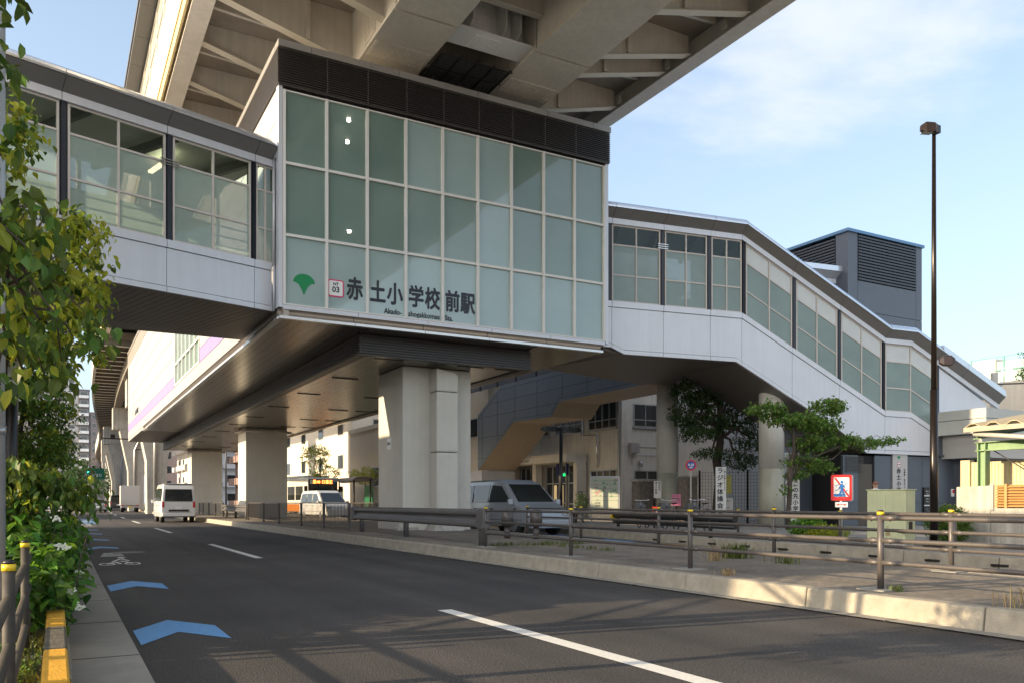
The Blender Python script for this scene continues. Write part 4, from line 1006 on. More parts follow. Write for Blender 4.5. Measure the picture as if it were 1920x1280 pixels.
# baluster fence panels between the pillars
def bal_fence(label, pts, zb=.2, H=.85, w=.018, gap=.16):
    t = thing('baluster_fence', label, 'fence', (pts[0][0], pts[0][1], zb), group='dark baluster fences on the island')
    bal = MB(); rl = MB()
    for (x0, y0), (x1, y1) in zip(pts, pts[1:]):
        L = math.hypot(x1-x0, y1-y0); n = max(3, int(L/gap))
        for k in range(1, n): u = k/n; x, y = x0+(x1-x0)*u, y0+(y1-y0)*u; bal.box(x-w/2, y-w/2, zb+.12, x+w/2, y+w/2, zb+H-.03)
        rl.bar((x0, y0, zb+H), (x1, y1, zb+H), .05, .04); rl.bar((x0, y0, zb+.12), (x1, y1, zb+.12), .03, .03)
    for x, y in pts: W(MB().box(x-.04, y-.04, zb, x+.04, y+.04, zb+H), 'post', RAILM, t)
    W(bal, 'balusters', RAILM, t); W(rl, 'rail', RAILM, t)
bal_fence('dark baluster fence between the nearest and the middle pillar, road side', [(7.85, 24.5), (7.9, 27.4), (7.95, 30.5), (8.0, 34.2), (8.2, 38.0), (8.35, 42.2)])
bal_fence('dark baluster fence between the nearest and the middle pillar, far side', [(12.3, 27.2), (12.7, 31), (13.1, 35), (13.5, 39), (14, 43)])
bal_fence('thin pale-lit baluster fence beyond the short guardrail', [(9.0, 53), (9.2, 57), (9.4, 61), (9.6, 65), (9.9, 69)], gap=.5)
bal_fence('dark railing along the far pavement before the cream houses', [(17.8, 48), (18.2, 54), (18.8, 60), (19.4, 66)], gap=.35)

# painted kerb blocks by the hedge
KY = mat('kerb_yellow', (0.62, 0.33, 0.03), 0.7, var=.12, vscale=8, bump=.3, bscale=60)
KB = mat('kerb_worn_black', (0.10, 0.09, 0.07), 0.9, var=.45, vscale=8, bump=.5, bscale=50)
def kblock(y0, m, label, L=.9):
    b = MB().hexa([(-.075, -L/2, 0), (.075, -L/2, 0), (.075, L/2, 0), (-.075, L/2, 0)], [(-.06, -L/2, .25), (.055, -L/2, .25), (.055, L/2, .25), (-.06, L/2, .25)]).build('kerb_block', m, None, bevel=.012)
    b.location = (.0, y0+L/2, 0.02); tag(b, label, 'kerb block', 'painted kerb blocks by the planting strip'); return b
kblock(6.12, KY, 'yellow kerb block at the foot of the hedge, farther of the yellow pair')
kblock(5.19, KB, 'worn blackish kerb block between the two yellow ones')
kblock(4.26, KY, 'yellow kerb block at the very bottom edge, nearer of the yellow pair')
kblock(7.06, KB, 'worn dark kerb block half under the hedge leaves', L=.85)

# ---------------------------------------------------------------- lamps, poles, signs
def hood(mb, c, d, L=.62, w=.26, h=.15):
    d = Vector(d).normalized(); n = Vector((-d.y, d.x, 0)); c = Vector(c)
    def ring(u, ww, z0, z1): p = c+d*u; return [p-n*ww+Vector((0, 0, z0)), p+n*ww+Vector((0, 0, z0)), p+n*ww*.8+Vector((0, 0, z1)), p-n*ww*.8+Vector((0, 0, z1))]
    rs = [ring(0, w*.25, -.03, .07), ring(L*.25, w*.5, -.07, .11), ring(L*.75, w*.55, -.08, .12), ring(L, w*.35, -.03, .07)]
    for a, b in zip(rs, rs[1:]):
        i = len(mb.v); mb.v += [tuple(q) for q in a+b]
        for j in range(4): mb.f.append((i+j, i+(j+1) % 4, i+4+(j+1) % 4, i+4+j)); mb.smooth.append(False)
    i = len(mb.v); mb.v += [tuple(q) for q in rs[0]+rs[-1]]; mb.f += [(i, i+1, i+2, i+3), (i+4, i+5, i+6, i+7)]; mb.smooth += [False, False]
POLE = mat('bronze_pole', (0.022, 0.017, 0.015), 0.28, metal=0.5, var=.1, vscale=3)
HEADM = mat('maroon_lamp_head', (0.03, 0.02, 0.02), 0.35, var=.1)
t = thing('street_lamp', 'tall bronze street lamp rising over the stair passage roof', 'street lamp', (14.55, 9.8, .2))
W(MB().cyl(14.55, 9.8, .15, 3.2, .075, .068).cyl(14.55, 9.8, 3.2, 8.02, .052, .034), 'pole', POLE, t)
W(MB().cyl(14.55, 9.8, .2, .26, .2), 'base_plate', POLE, t)
hm = MB(); hood(hm, (14.60, 9.75, 8.12), (-.86, .5, 0), L=.32, w=.15, h=.08); W(hm, 'lamp_head', HEADM, t, bevel=.02); W(MB().box(14.52, 9.72, 8.04, 14.64, 9.84, 8.18), 'head_bracket', HEADM, t)
W(MB().quad((14.48, 9.74, 8.035), (14.30, 9.84, 8.035), (14.34, 9.95, 8.035), (14.52, 9.88, 8.035)), 'lens', LAMPG, t)
hm = MB(); hood(hm, (14.62, 9.74, 3.72), (.8, -.6, 0), L=.27, w=.13, h=.1); W(hm, 'side_lamp', HEADM, t, bevel=.02)
def twin(x, y, zt_, label, arm=.55):
    t = thing('twin_street_lamp', label, 'street lamp', (x, y, .2), group='dark slim street lamps')
    W(MB().cyl(x, y, .15, zt_+.12, .07), 'pole', BLACKM, t)
    for s in (-1, 1):
        hm = MB(); hood(hm, (x+.08*s, y, zt_), (s, 0, 0), L=arm*1.5, w=.22); W(hm, 'lamp_head', BLACKM, t)
twin(17.6, 27.8, 3.95, 'dark twin-headed street lamp in front of the brown boarded stair')
def slim(x, y, h, label, arm=0, za=0):
    t = thing('slim_lamp_post', label, 'street lamp', (x, y, .2), group='dark slim lamp posts far off')
    W(MB().cyl(x, y, .15, h, .09, .06), 'pole', BLACKM, t)
    if arm: hm = MB(); hood(hm, (x, y, za), (arm, 0, 0), L=1.3, w=.3); W(hm, 'lamp_head', BLACKM, t)
slim(19.3, 52, 12, 'dark lamp post with one head against the sunlit cream houses', 1, 4.3)
slim(16.6, 96, 11, 'dark lamp post seen left of the middle pillar', 0)

def pole_cyl(mb, x, y, z0, z1, r): return mb.cyl(x, y, z0, z1, r, n=14)
# no-crossing sign
t = thing('no_crossing_sign', 'red-bordered white sign with a blue walking figure and double arrow plate', 'road sign', (17.6, 14.4, -.17), -42)
pole_cyl(MB(), 0, .04, 0, 1.85, .032).build('pole', WHITE, t)
pl = rrect(MB(), 0, 1.62, .50, .66, .04, -.02, .02).build('sign_plate', RED, t); rrect(MB(), .05, 1.61, .5, .66, .04, .06, .08).build('rear_plate', ALU, t)
rrect(MB(), 0, 1.635, .375, .50, .02, -.026, -.021).build('face', WHITE, pl)
MB().prism([(-.18, -.029, 1.87), (-.13, -.029, 1.87), (.18, -.029, 1.43), (.18, -.029, 1.36)], (0, .002, 0)).build('slash', RED, pl)
man = MB(); q = -.034
for a, b, w in (((0, 1.72), (.01, 1.57), .065), ((.0, 1.57), (-.06, 1.42), .035), ((.02, 1.57), (.06, 1.42), .035), ((0, 1.70), (-.07, 1.60), .028), ((.02, 1.70), (.08, 1.62), .028), ((-.15, 1.54), (.0, 1.62), .012), ((.05, 1.68), (.15, 1.74), .012), ((-.1, 1.44), (.02, 1.5), .012), ((.06, 1.50), (.16, 1.57), .012), ((-.15, 1.66), (-.03, 1.72), .012)):
    d = Vector((b[0]-a[0], b[1]-a[1])).normalized(); n = Vector((-d.y, d.x))*w/2; q -= .0004
    man.quad((a[0]-n.x, q, a[1]-n.y), (a[0]+n.x, q, a[1]+n.y), (b[0]+n.x, q, b[1]+n.y), (b[0]-n.x, q, b[1]-n.y))
man.tube([(0.005, -.04, 1.765), (0.005, -.036, 1.765)], .034, 14)
man.build('walking_figure', mat('sign_blue', (0.02, 0.16, 0.48), 0.4), pl)
text('横断禁止', .075, (-.04, -.03, 1.42), FRONT, _m['sign_blue'], pl, bold=.004)
ap = MB().box(-.15, -.02, 1.12, .15, .0, 1.25).build('arrow_plate', WHITE, t)
MB().box(-.08, -.026, 1.175, .08, -.021, 1.195).prism([(-.12, -.026, 1.185), (-.07, -.026, 1.215), (-.07, -.026, 1.155)], (0, .005, 0)).prism([(.12, -.026, 1.185), (.07, -.026, 1.215), (.07, -.026, 1.155)], (0, .005, 0)).build('double_arrow', RED, ap)
# round no parking sign
t = thing('no_parking_sign', 'round blue and red road sign on a thin pole before the dark tree', 'road sign', (21.0, 24.0, .2), -30)
pole_cyl(MB(), 0, .03, 0, 2.35, .03).build('pole', FRAME, t)
def disc(r, y0, y1): return MB().tube([(0, y0, 2.28), (0, y1, 2.28)], r, 28)
d0 = disc(.21, -.01, .01).build('sign_disc', RED, t); disc(.155, -.016, -.011).build('face', BLUE, d0)
text('8-20', .12, (0, -.02, 2.29), FRONT, WHITE, d0, bold=.004); text('駐車', .06, (0, -.02, 2.19), FRONT, WHITE, d0, bold=.003)
# upright banners and boards
def board(name, label, x, y, rz, w, z0, z1, m, lines, vertical=False, size=.2, ink=INK, cat='sign', post=True, th=.04):
    t = thing(name, label, cat, (x, y, .2), rz)
    MB().box(-w/2, -th/2, z0, w/2, th/2, z1).build('panel', m, t, bevel=.004)
    if post: MB().box(-w/2+.03, th/2, 0, -w/2+.07, th/2+.04, z1).box(w/2-.07, th/2, 0, w/2-.03, th/2+.04, z1).build('post', ALU, t)
    obs = []
    for (s, sz, px, pz) in lines:
        if vertical:
            for i, c in enumerate(s): obs.append(text(c, sz, (px, -th/2-.006, pz-i*sz*1.12), FRONT, ink, t, bold=sz*.03, ext=.002))
        else: obs.append(text(s, sz, (px, -th/2-.006, pz), FRONT, ink, t, bold=sz*.02, ext=.002))
    join(obs, 'lettering'); return t
SIGNW = mat('sign_white', (0.62, 0.61, 0.58), 0.5, var=.05)
board('radio_exercise_sign', 'narrow white upright sign reading in large black characters beside the round column', 21.0, 22.4, -35, .37, .4, 2.15, SIGNW, [('ラジオ体操会場', .225, -.03, 2.0), ('一緒に体操しましょう', .07, .13, 2.05)], True)
board('school_ahead_sign', 'white upright sign partly hidden behind the maple trunk', 22.0, 20.0, -35, .46, .2, 1.65, SIGNW, [('この先小学校', .19, .1, 1.5), ('自転車注意', .2, -.11, 1.3)], True)
board('yellow_notice', 'yellow notice board hung on the mesh gate', 23.2, 24.6, -40, .62, 1.22, 1.95, mat('notice_yellow', (0.42, 0.37, 0.06), 0.5, var=.1), [('学校からのお知らせ', .055, 0, 1.86), ('校内への立ち入り', .05, 0, 1.72), ('ご遠慮ください', .05, 0, 1.6), ('犬の散歩禁止', .05, 0, 1.48), ('開放時間 9時から', .045, 0, 1.36)], post=False)
board('white_notice', 'small white notice low on the mesh gate under the yellow one', 23.0, 24.3, -40, .6, .35, 1.05, SIGNW, [('荒川区立小学校', .05, 0, .93), ('連絡先', .05, -.1, .8), ('子供110番の家', .05, 0, .66)], post=False)
board('gate_plate', 'white vertical plate with small writing on the dark gate', 21.5, 26.6, -30, .3, 1.05, 1.75, SIGNW, [('荒川区立', .08, .07, 1.66), ('赤土小学校', .09, -.06, 1.66)], True, post=False)
board('pink_poster', 'small pink poster beside the trunk of the dark tree', 21.3, 25.2, -30, .36, .75, 1.2, mat('pink_poster', (0.55, 0.16, 0.25), 0.5, var=.25, vscale=12), [('お祭り', .1, 0, 1.0)], post=False)
t = thing('fire_extinguisher_box', 'small red box standing at the foot of the dark gate', 'box', (21.2, 26.3, .2), -30)
MB().box(-.14, -.1, 0, .14, .1, .7).build('body', RED, t, bevel=.015); MB().box(-.1, -.108, .3, .1, -.102, .5).build('front_plate', WHITE, t)
# area map board
t = thing('area_map_board', 'framed green and cream area map board beside the school entrance', 'notice board', (19.6, 27.6, .2), -48)
MB().box(-.62, -.04, .55, .62, .04, 1.95).build('frame', ALU, t, bevel=.01)
mp_ = MB().box(-.55, -.05, .62, .55, -.042, 1.88).build('map_sheet', mat('map_cream', (0.40, 0.42, 0.34), 0.5, var=.05), t)
random.seed(11); gm_ = MB(); rm_ = MB(); q = -.052
for k in range(26):
    x, z = random.uniform(-.5, .4), random.uniform(.95, 1.75); q -= .0002
    (gm_ if k % 3 else rm_).box(x, q, z, x+random.uniform(.04, .16), q+.001, z+random.uniform(.03, .12))
for k in range(6): gm_.box(-.55, -.06-.0003*k, .95+k*.16, .55, -.0595-.0003*k, .962+k*.16)
gm_.build('map_blocks', mat('map_green', (0.13, 0.24, 0.15), 0.5), mp_); rm_.build('map_marks', mat('map_pink', (0.45, 0.25, 0.25), 0.5), mp_)
join([text(s_, .07, (-.3, -.066, z), FRONT, INK, mp_, ext=.001) for s_, z in (('案内図', .85), ('現在地', .74))], 'lettering')
MB().box(-.6, .0, 0, -.55, .05, .55).box(.55, 0, 0, .6, .05, .55).build('post', ALU, t)
# utility cabinet
t = thing('utility_cabinet', 'pale green street cabinet with rust stains behind the pipe fences', 'cabinet', (14.3, 11.1, .2))
CAB = mat('pale_green_cabinet', (0.50, 0.53, 0.33), 0.55, var=.08, vscale=3, streak=.10)
W(MB().box(14.3, 10.22, .3, 14.6, 11.08, 1.31), 'body', CAB, t, bevel=.012)
W(MB().box(14.28, 10.20, 1.31, 14.62, 11.10, 1.33), 'lid', CAB, t, bevel=.008)
W(MB().box(14.32, 10.24, .18, 14.58, 11.06, .3), 'plinth', CONC2, t)
W(MB().box(14.292, 10.27, .38, 14.298, 10.64, 1.27).box(14.292, 10.66, .38, 14.298, 11.03, 1.27), 'door', CAB, t)
rs = MB(); 
for k in range(5): rs.box(14.288, 10.55+k*.02, .42, 14.2915, 10.56+k*.02, .46+.05*(1+k % 3))
W(rs, 'rust_stain', mat('rust', (0.25, 0.14, 0.04), 0.9), t)
W(MB().box(14.4, 10.21, .5, 14.5, 10.219, .7), 'vent', BLACKM, t)
# roadside pole with number plate and plain pole at the left edge
t = thing('utility_pole', 'dark brown post with a white SB 0743 plate among the leaves', 'pole', (-.42, 9.4, .1))
W(MB().cyl(-.39, 9.4, .1, 2.75, .065), 'pole', POLE, t)
n_ = W(MB().box(-.41, 9.30, 2.20, -.305, 9.31, 2.44), 'number_plate', WHITE, t)
join([text('SB', .036, (.062, -.107, 2.225), FRONT, INK, n_, ext=.001, bold=.001), text('0743', .04, (.062, -.107, 2.165), FRONT, INK, n_, ext=.001, bold=.002)], 'lettering')
W(MB().prism([(x, 9.292, z) for x, z in emblem(-.358, 2.40, .018)], (0, .003, 0)), 'ginkgo_emblem', GREENE, n_)
t = thing('plain_pole', 'pale galvanised pole at the extreme left edge, nearest the camera', 'pole', (-.30, 6.2, .1))
W(MB().cyl(-.325, 6.2, .0, 6.2, .042, n=20), 'pole', mat('galvanised', (0.42, 0.43, 0.44), 0.5, metal=.4, var=.08, vscale=6), t)
W(MB().cyl(-.325, 6.2, 1.5, 1.56, .046, n=20), 'band', ALU, t)

# bicycles by the map board
def bicycle(name='bicycle'):
    t = thing(name, 'x', 'bicycle', (0, 0, 0))
    for x in (-.52, .52):
        w = MB()
        pts = [(x+.33*math.cos(2*math.pi*k/20), 0, .34+.33*math.sin(2*math.pi*k/20)) for k in range(21)]
        w.tube(pts, .02, 6, False); w_ = w.build('wheel', TYRE, t)
        sp_ = MB()
        for k in range(8): a = math.pi*k/8; sp_.bar((x-.32*math.cos(a), 0, .34-.32*math.sin(a)), (x+.32*math.cos(a), 0, .34+.32*math.sin(a)), .004)
        sp_.build('spokes', CHROME, w_)
    f = MB()
    for a, b in (((-.52, .34), (-.15, .32)), ((-.15, .32), (-.28, .82)), ((-.52, .34), (-.26, .72)), ((-.15, .32), (.34, .62)), ((-.25, .72), (.34, .72)), ((.34, .62), (.30, .92)), ((.34, .66), (.52, .34))): f.tube([(a[0], 0, a[1]), (b[0], 0, b[1])], .018, 6)
    f.build('frame', mat('bike_frame', (0.2, 0.2, 0.22), 0.3, metal=.6), t)
    MB().tube([(.12, -.25, .96), (.30, -.08, .94), (.30, .08, .94), (.12, .25, .96)], .014, 6).build('handlebar', CHROME, t)
    MB().hexa([(-.4, -.08, .82), (-.16, -.03, .82), (-.16, .03, .82), (-.4, .08, .82)], [(-.4, -.09, .87), (-.16, -.03, .87), (-.16, .03, .87), (-.4, .09, .87)]).build('saddle', BLACKM, t, bevel=.02)
    MB().box(.40, -.16, .62, .66, .16, .86).build('basket', mat('basket_wire', (0.10, 0.10, 0.10), .5), t)
    return t
b0 = bicycle(); b0.location = (16.6, 18.6, .2); b0.rotation_euler = (0, 0, R(75)); b0['group'] = 'bicycles parked behind the dark guardrail'
b0['label'] = 'bicycle parked behind the dark guardrail, rightmost of three'
dup(b0, (17.0, 20.4, .2), 70, 'bicycle parked behind the dark guardrail, middle of three'); dup(b0, (17.4, 22.3, .2), 66, 'bicycle parked behind the dark guardrail, leftmost of three beside the map board')

# gates, gate pillar, mesh fence by the school
STN = mat('stone_masonry', (0.20, 0.17, 0.145), 0.85, var=.35, vscale=7, bump=.8, bscale=14)
t = thing('stone_gate_pillar', 'low stone gate pillar left of the round column', 'gate pillar', (23.0, 29.5, .2)); W(MB().box(22.6, 29.2, .2, 23.5, 29.8, 2.0), 'shaft', STN, t, bevel=.04); W(MB().box(22.55, 29.15, 2.0, 23.55, 29.85, 2.12), 'cap_stone', CONC2, t, bevel=.02)
t = thing('stone_gate_pillar', 'dark stone gate pillar between the dark gate and the tree', 'gate pillar', (22.6, 26.3, .2)); W(MB().box(22.6, 26.1, .2, 23.2, 26.7, 2.1), 'shaft', STN, t, bevel=.04); W(MB().box(22.56, 26.06, 2.1, 23.24, 26.74, 2.18), 'cap_stone', CONC2, t, bevel=.02)
t = thing('school_gate', 'black vertical-bar gate between the stone pillars', 'gate', (23.6, 28.0, .2))
mb = MB(); p, q = Vector((23.4, 29.2)), Vector((23.1, 26.8))
for k in range(22): v = p.lerp(q, k/21); mb.box(v.x-.012, v.y-.012, .25, v.x+.012, v.y+.012, 1.65)
W(mb, 'bars', BLACKM, t); W(MB().bar((p.x, p.y, 1.65), (q.x, q.y, 1.65), .05).bar((p.x, p.y, .3), (q.x, q.y, .3), .05).bar((p.x, p.y, 1.0), (q.x, q.y, 1.0), .04), 'rail', BLACKM, t)
t = thing('mesh_fence', 'tall dark wire mesh fence behind the tree and signs', 'fence', (24.0, 25.5, .2))
mb = MB(); p, q = Vector((23.3, 26.1)), Vector((26.2, 23.6)); L = (q-p).length
for k in range(int(L/.12)): v = p.lerp(q, k*.12/L); mb.bar((v.x, v.y, .3), (v.x, v.y, 2.35), .008)
for k in range(15): mb.bar((p.x, p.y, .35+k*.14), (q.x, q.y, .35+k*.14), .008)
W(mb, 'mesh', BLACKM, t)
for k in range(5): v = p.lerp(q, k/4); W(MB().box(v.x-.03, v.y-.03, .2, v.x+.03, v.y+.03, 2.4), 'post', BLACKM, t)
# planters by the school
# ---------------------------------------------------------------- right-hand wall, shelter
t = thing('concrete_garden_wall', 'stained grey concrete wall carrying brown slatted panels at the right edge', 'wall', (17.3, 10.5, .2))
W(MB().prism([(17.35, 11.15, .2), (17.35, 10.40, .2), (17.35, 10.40, 1.43), (17.35, 11.15, 1.41)], (.14, 0, 0)).box(17.351, 3, .2, 17.49, 10.39, .95), 'wall', CONC2, t)
W(MB().box(17.32, 10.32, .9, 17.36, 10.40, 1.46), 'steel_edge', ALU, t)
SLT = mat('brown_slats', (0.42, 0.23, 0.08), 0.5, var=.08)
mb = MB()
for k in range(8): z = .98+k*.058; mb.hexa([(17.36, 3, z), (17.41, 3, z+.03), (17.41, 10.30, z+.03), (17.36, 10.30, z)], [(17.36, 3, z+.012), (17.41, 3, z+.042), (17.41, 10.30, z+.042), (17.36, 10.30, z+.012)])
mb.box(17.43, 3, .96, 17.45, 10.3, 1.44)
W(mb, 'slats', SLT, t); mb = MB()
for k in range(6): mb.box(17.34, 10.05-k*1.3, .95, 17.40, 10.10-k*1.3, 1.46)
W(mb, 'slat_post', SLT, t)
t = thing('corrugated_screen', 'cream corrugated metal screen behind the green steel posts', 'screen', (18.6, 11, .2))
mb = MB(); y = 11.6; k = 0
while y > 6.0:
    mb.box(18.6-(.012 if k % 2 else 0), y-.04, .2, 18.64-(.012 if k % 2 else 0), y, 2.0); y -= .04; k += 1
CRM = mat('cream_sheet', (0.52, 0.44, 0.26), 0.5, var=.05)
W(mb, 'sheet', CRM, t); each('edge_post', CRM, t, [(18.54, 11.6, .2, 18.72, 11.82, 2.05), (18.55, 8.9, .2, 18.6, 9.0, 2.15)])
t = thing('green_steel_shelter', 'green steel-framed shelter with corrugated roof at the right edge', 'shelter', (18, 10, .2))
GS = mat('green_steel', (0.17, 0.27, 0.14), 0.5, var=.15, vscale=2, streak=.12)
GS2 = GS
def ibeam(mb, p, q, w=.18, h=.2):
    p, q = Vector(p), Vector(q); mb.bar(p+Vector((0, 0, h/2-.01)), q+Vector((0, 0, h/2-.01)), w, .02); mb.bar(p-Vector((0, 0, h/2-.01)), q-Vector((0, 0, h/2-.01)), w, .02); mb.bar(p, q, .02, h-.045); return mb
for (x, y) in ((17.85, 10.85), (17.85, 9.5), (20.3, 10.85)):
    W(MB().box(x-.09, y-.09, .2, x+.09, y-.07, 2.4).box(x-.09, y+.07, .2, x+.09, y+.09, 2.4).box(x-.015, y-.068, .2, x+.015, y+.068, 2.4), 'post', GS, t)
W(ibeam(ibeam(MB(), (17.85, 11.0, 2.3), (17.85, 5, 2.3)), (20.3, 11.0, 2.3), (20.3, 5, 2.3)), 'beam', GS, t)
W(ibeam(ibeam(MB(), (17.6, 10.85, 2.55), (21, 10.85, 3.05)), (17.6, 9.5, 2.55), (21, 9.5, 3.05)), 'rafter', GS, t)
cr_ = MB(); n = 60
for k in range(n):
    a, b = 11.0-k*.11, 11.0-(k+1)*.11
    z = [.0, .07, .07, 0][k % 4]; z2 = [.07, .07, 0, 0][k % 4]
    cr_.hexa([(17.42, a, 2.70+z), (17.42, b, 2.70+z2), (21.5, b, 3.32+z2), (21.5, a, 3.32+z)], [(17.42, a, 2.715+z), (17.42, b, 2.715+z2), (21.5, b, 3.335+z2), (21.5, a, 3.335+z)])
W(cr_, 'roof', mat('corrugated_roof', (0.42, 0.35, 0.22), 0.6, var=.1), t)
W(MB().box(17.36, 4, 2.60, 17.42, 11.0, 2.70), 'eave_board', mat('eave_wood', (0.36, 0.31, 0.24), 0.7, var=.15, vscale=5), t)
W(MB().tube([(17.5, 10.85, 2.56), (17.5, 9.75, 2.42), (17.5, 9.65, 2.32), (17.55, 8.6, 2.2)], .05, 10), 'gutter_pipe', mat('grey_pipe', (0.4, 0.4, 0.38), .4), t)
W(MB().bar((18.0, 10.7, 2.2), (18.0, 9.5, 1.4), .02), 'brace', BLACKM, t)
t = thing('security_beacon', 'dark post with a pale round cap in front of the cream screen', 'beacon', (18.0, 8.95, .2))
W(MB().cyl(17.9, 9.55, .2, 1.95, .045), 'post', BLACKM, t); W(MB().cyl(17.9, 9.55, 1.97, 2.16, .07, .075), 'cap', WHITE, t)

# ---------------------------------------------------------------- person behind the cabinet
def person(x, y, rz, label):
    t = thing('person', label, 'person', (x, y, .2), rz)
    bm = bmesh.new(); J = {}
    pts = {'pel': (0, 0, .95, .13), 'spi': (0, 0, 1.15, .125), 'chest': (0, 0, 1.35, .14), 'neck': (0, .01, 1.50, .055), 'head': (0, .02, 1.60, .085), 'top': (0, .015, 1.68, .08),
           'shL': (-.19, 0, 1.42, .055), 'elL': (-.24, .04, 1.15, .042), 'wrL': (-.22, .14, .92, .03), 'shR': (.19, 0, 1.42, .055), 'elR': (.24, -.05, 1.15, .042), 'wrR': (.24, .0, .90, .03),
           'hiL': (-.09, 0, .88, .09), 'knL': (-.1, .16, .50, .06), 'anL': (-.1, .12, .08, .042), 'toL': (-.1, .28, .03, .035), 'hiR': (.09, 0, .88, .09), 'knR': (.1, -.02, .49, .06), 'anR': (.1, -.25, .10, .042), 'toR': (.1, -.12, .03, .035)}
    ed = [('pel', 'spi'), ('spi', 'chest'), ('chest', 'neck'), ('neck', 'head'), ('head', 'top'), ('chest', 'shL'), ('shL', 'elL'), ('elL', 'wrL'), ('chest', 'shR'), ('shR', 'elR'), ('elR', 'wrR'), ('pel', 'hiL'), ('hiL', 'knL'), ('knL', 'anL'), ('anL', 'toL'), ('pel', 'hiR'), ('hiR', 'knR'), ('knR', 'anR'), ('anR', 'toR')]
    for s, sx in (('L', -1), ('R', 1)):
        w = pts['wr'+s]
        pts['pa'+s] = (w[0], w[1]+.02, w[2]-.07, .028); ed.append(('wr'+s, 'pa'+s))
        for k in range(4):
            pts[f'f{k}{s}'] = (w[0]+(k-1.5)*.018, w[1]+.03, w[2]-.12, .009); pts[f'g{k}{s}'] = (w[0]+(k-1.5)*.018, w[1]+.045, w[2]-.155-.006*(k in (1, 2)), .008); ed += [('pa'+s, f'f{k}{s}'), (f'f{k}{s}', f'g{k}{s}')]
        pts['th'+s] = (w[0]-.035*sx, w[1]+.04, w[2]-.08, .010); ed.append(('wr'+s, 'th'+s))
    names = list(pts); idx = {n_: i for i, n_ in enumerate(names)}
    me = bpy.data.meshes.new('body'); me.from_pydata([pts[n_][:3] for n_ in names], [(idx[a], idx[b]) for a, b in ed], [])
    o = bpy.data.objects.new('body', me); C.objects.link(o); o.parent = t
    o.modifiers.new('skin', 'SKIN'); sub = o.modifiers.new('sub', 'SUBSURF'); sub.levels = sub.render_levels = 2
    for n_, sv in zip(names, me.skin_vertices[0].data): sv.radius = (pts[n_][3],)*2; sv.use_root = (n_ == 'pel')
    bpy.context.view_layer.update()
    ev = bpy.data.meshes.new_from_object(o.evaluated_get(bpy.context.evaluated_depsgraph_get())); o.modifiers.clear(); o.data = ev
    ev.materials.clear()
    for m_ in (mat('skin', (0.42, 0.26, 0.19), .5), mat('white_shirt', (0.6, 0.6, 0.6), .8), mat('dark_trousers', (0.03, 0.035, 0.05), .8), TYRE): ev.materials.append(m_)
    for p in ev.polygons:
        z = p.center.z; ax = abs(p.center.x)
        p.material_index = 3 if z < .09 else 2 if (z < .97 and ax < .18) else 1 if (z < 1.49 and z > 1.12) or (.97 <= z and ax < .17 and z < 1.49) else 0
        p.use_smooth = True
    h = MB(); h.tube([(0, -.02, 1.60), (0, -.015, 1.66), (0, -.01, 1.71), (0, 0, 1.745)], [.088, .100, .085, .03], 14)
    h.build('cap', mat('brown_cap', (0.22, 0.09, 0.06), .8), t); MB().hexa([(-.08, .06, 1.665), (.08, .06, 1.665), (.05, .19, 1.655), (-.05, .19, 1.655)], [(-.08, .06, 1.68), (.08, .06, 1.68), (.05, .19, 1.665), (-.05, .19, 1.665)]).build('cap_peak', _m['brown_cap'], t)
    fc = MB(); fc.tube([(0, .10, 1.60), (0, .125, 1.585)], [.012, .016], 8); fc.build('nose', _m['skin'], t)
    ey = MB()
    for s in (-1, 1): ey.tube([(.03*s, .098, 1.625), (.03*s, .104, 1.625)], .01, 8)
    ey.tube([(-.02, .100, 1.555), (.02, .100, 1.555)], .005, 6); ey.build('face_marks', mat('dark_features', (0.03, 0.02, 0.02), .5), t)
    er = MB()
    for s in (-1, 1): er.tube([(.083*s, .01, 1.59), (.095*s, .0, 1.62)], .014, 6)
    er.build('ear', _m['skin'], t)
    return t
pp_ = person(22.6, 17.2, 120, 'person in a white shirt and brown cap walking behind the green cabinet'); pp_.scale = (.88, .88, .88)
# ---------------------------------------------------------------- vegetation
def leafmat(name, col, isl=.45, trans=.4): return mat(name, col, 0.5, island=isl, trans=trans, spec=.4)
LF1 = leafmat('leaf_dogwood', (0.075, 0.135, 0.022)); LF2 = leafmat('leaf_yellow_green', (0.30, 0.34, 0.035), .35, .55)
LF3 = leafmat('leaf_maple', (0.11, 0.20, 0.035)); LF4 = leafmat('leaf_dark', (0.045, 0.095, 0.028)); LF5 = leafmat('leaf_hydrangea', (0.05, 0.13, 0.02), .5, .3)
GRS = leafmat('weed_blades', (0.10, 0.13, 0.03)); DRY = leafmat('dry_grass', (0.35, 0.26, 0.12))
def rnd_in(c, r, rng, shell=.35):
    while True:
        v = Vector((rng.uniform(-1, 1), rng.uniform(-1, 1), rng.uniform(-1, 1)))
        if shell < v.length <= 1: return Vector((c[0]+v.x*r[0], c[1]+v.y*r[1], c[2]+v.z*r[2])), v
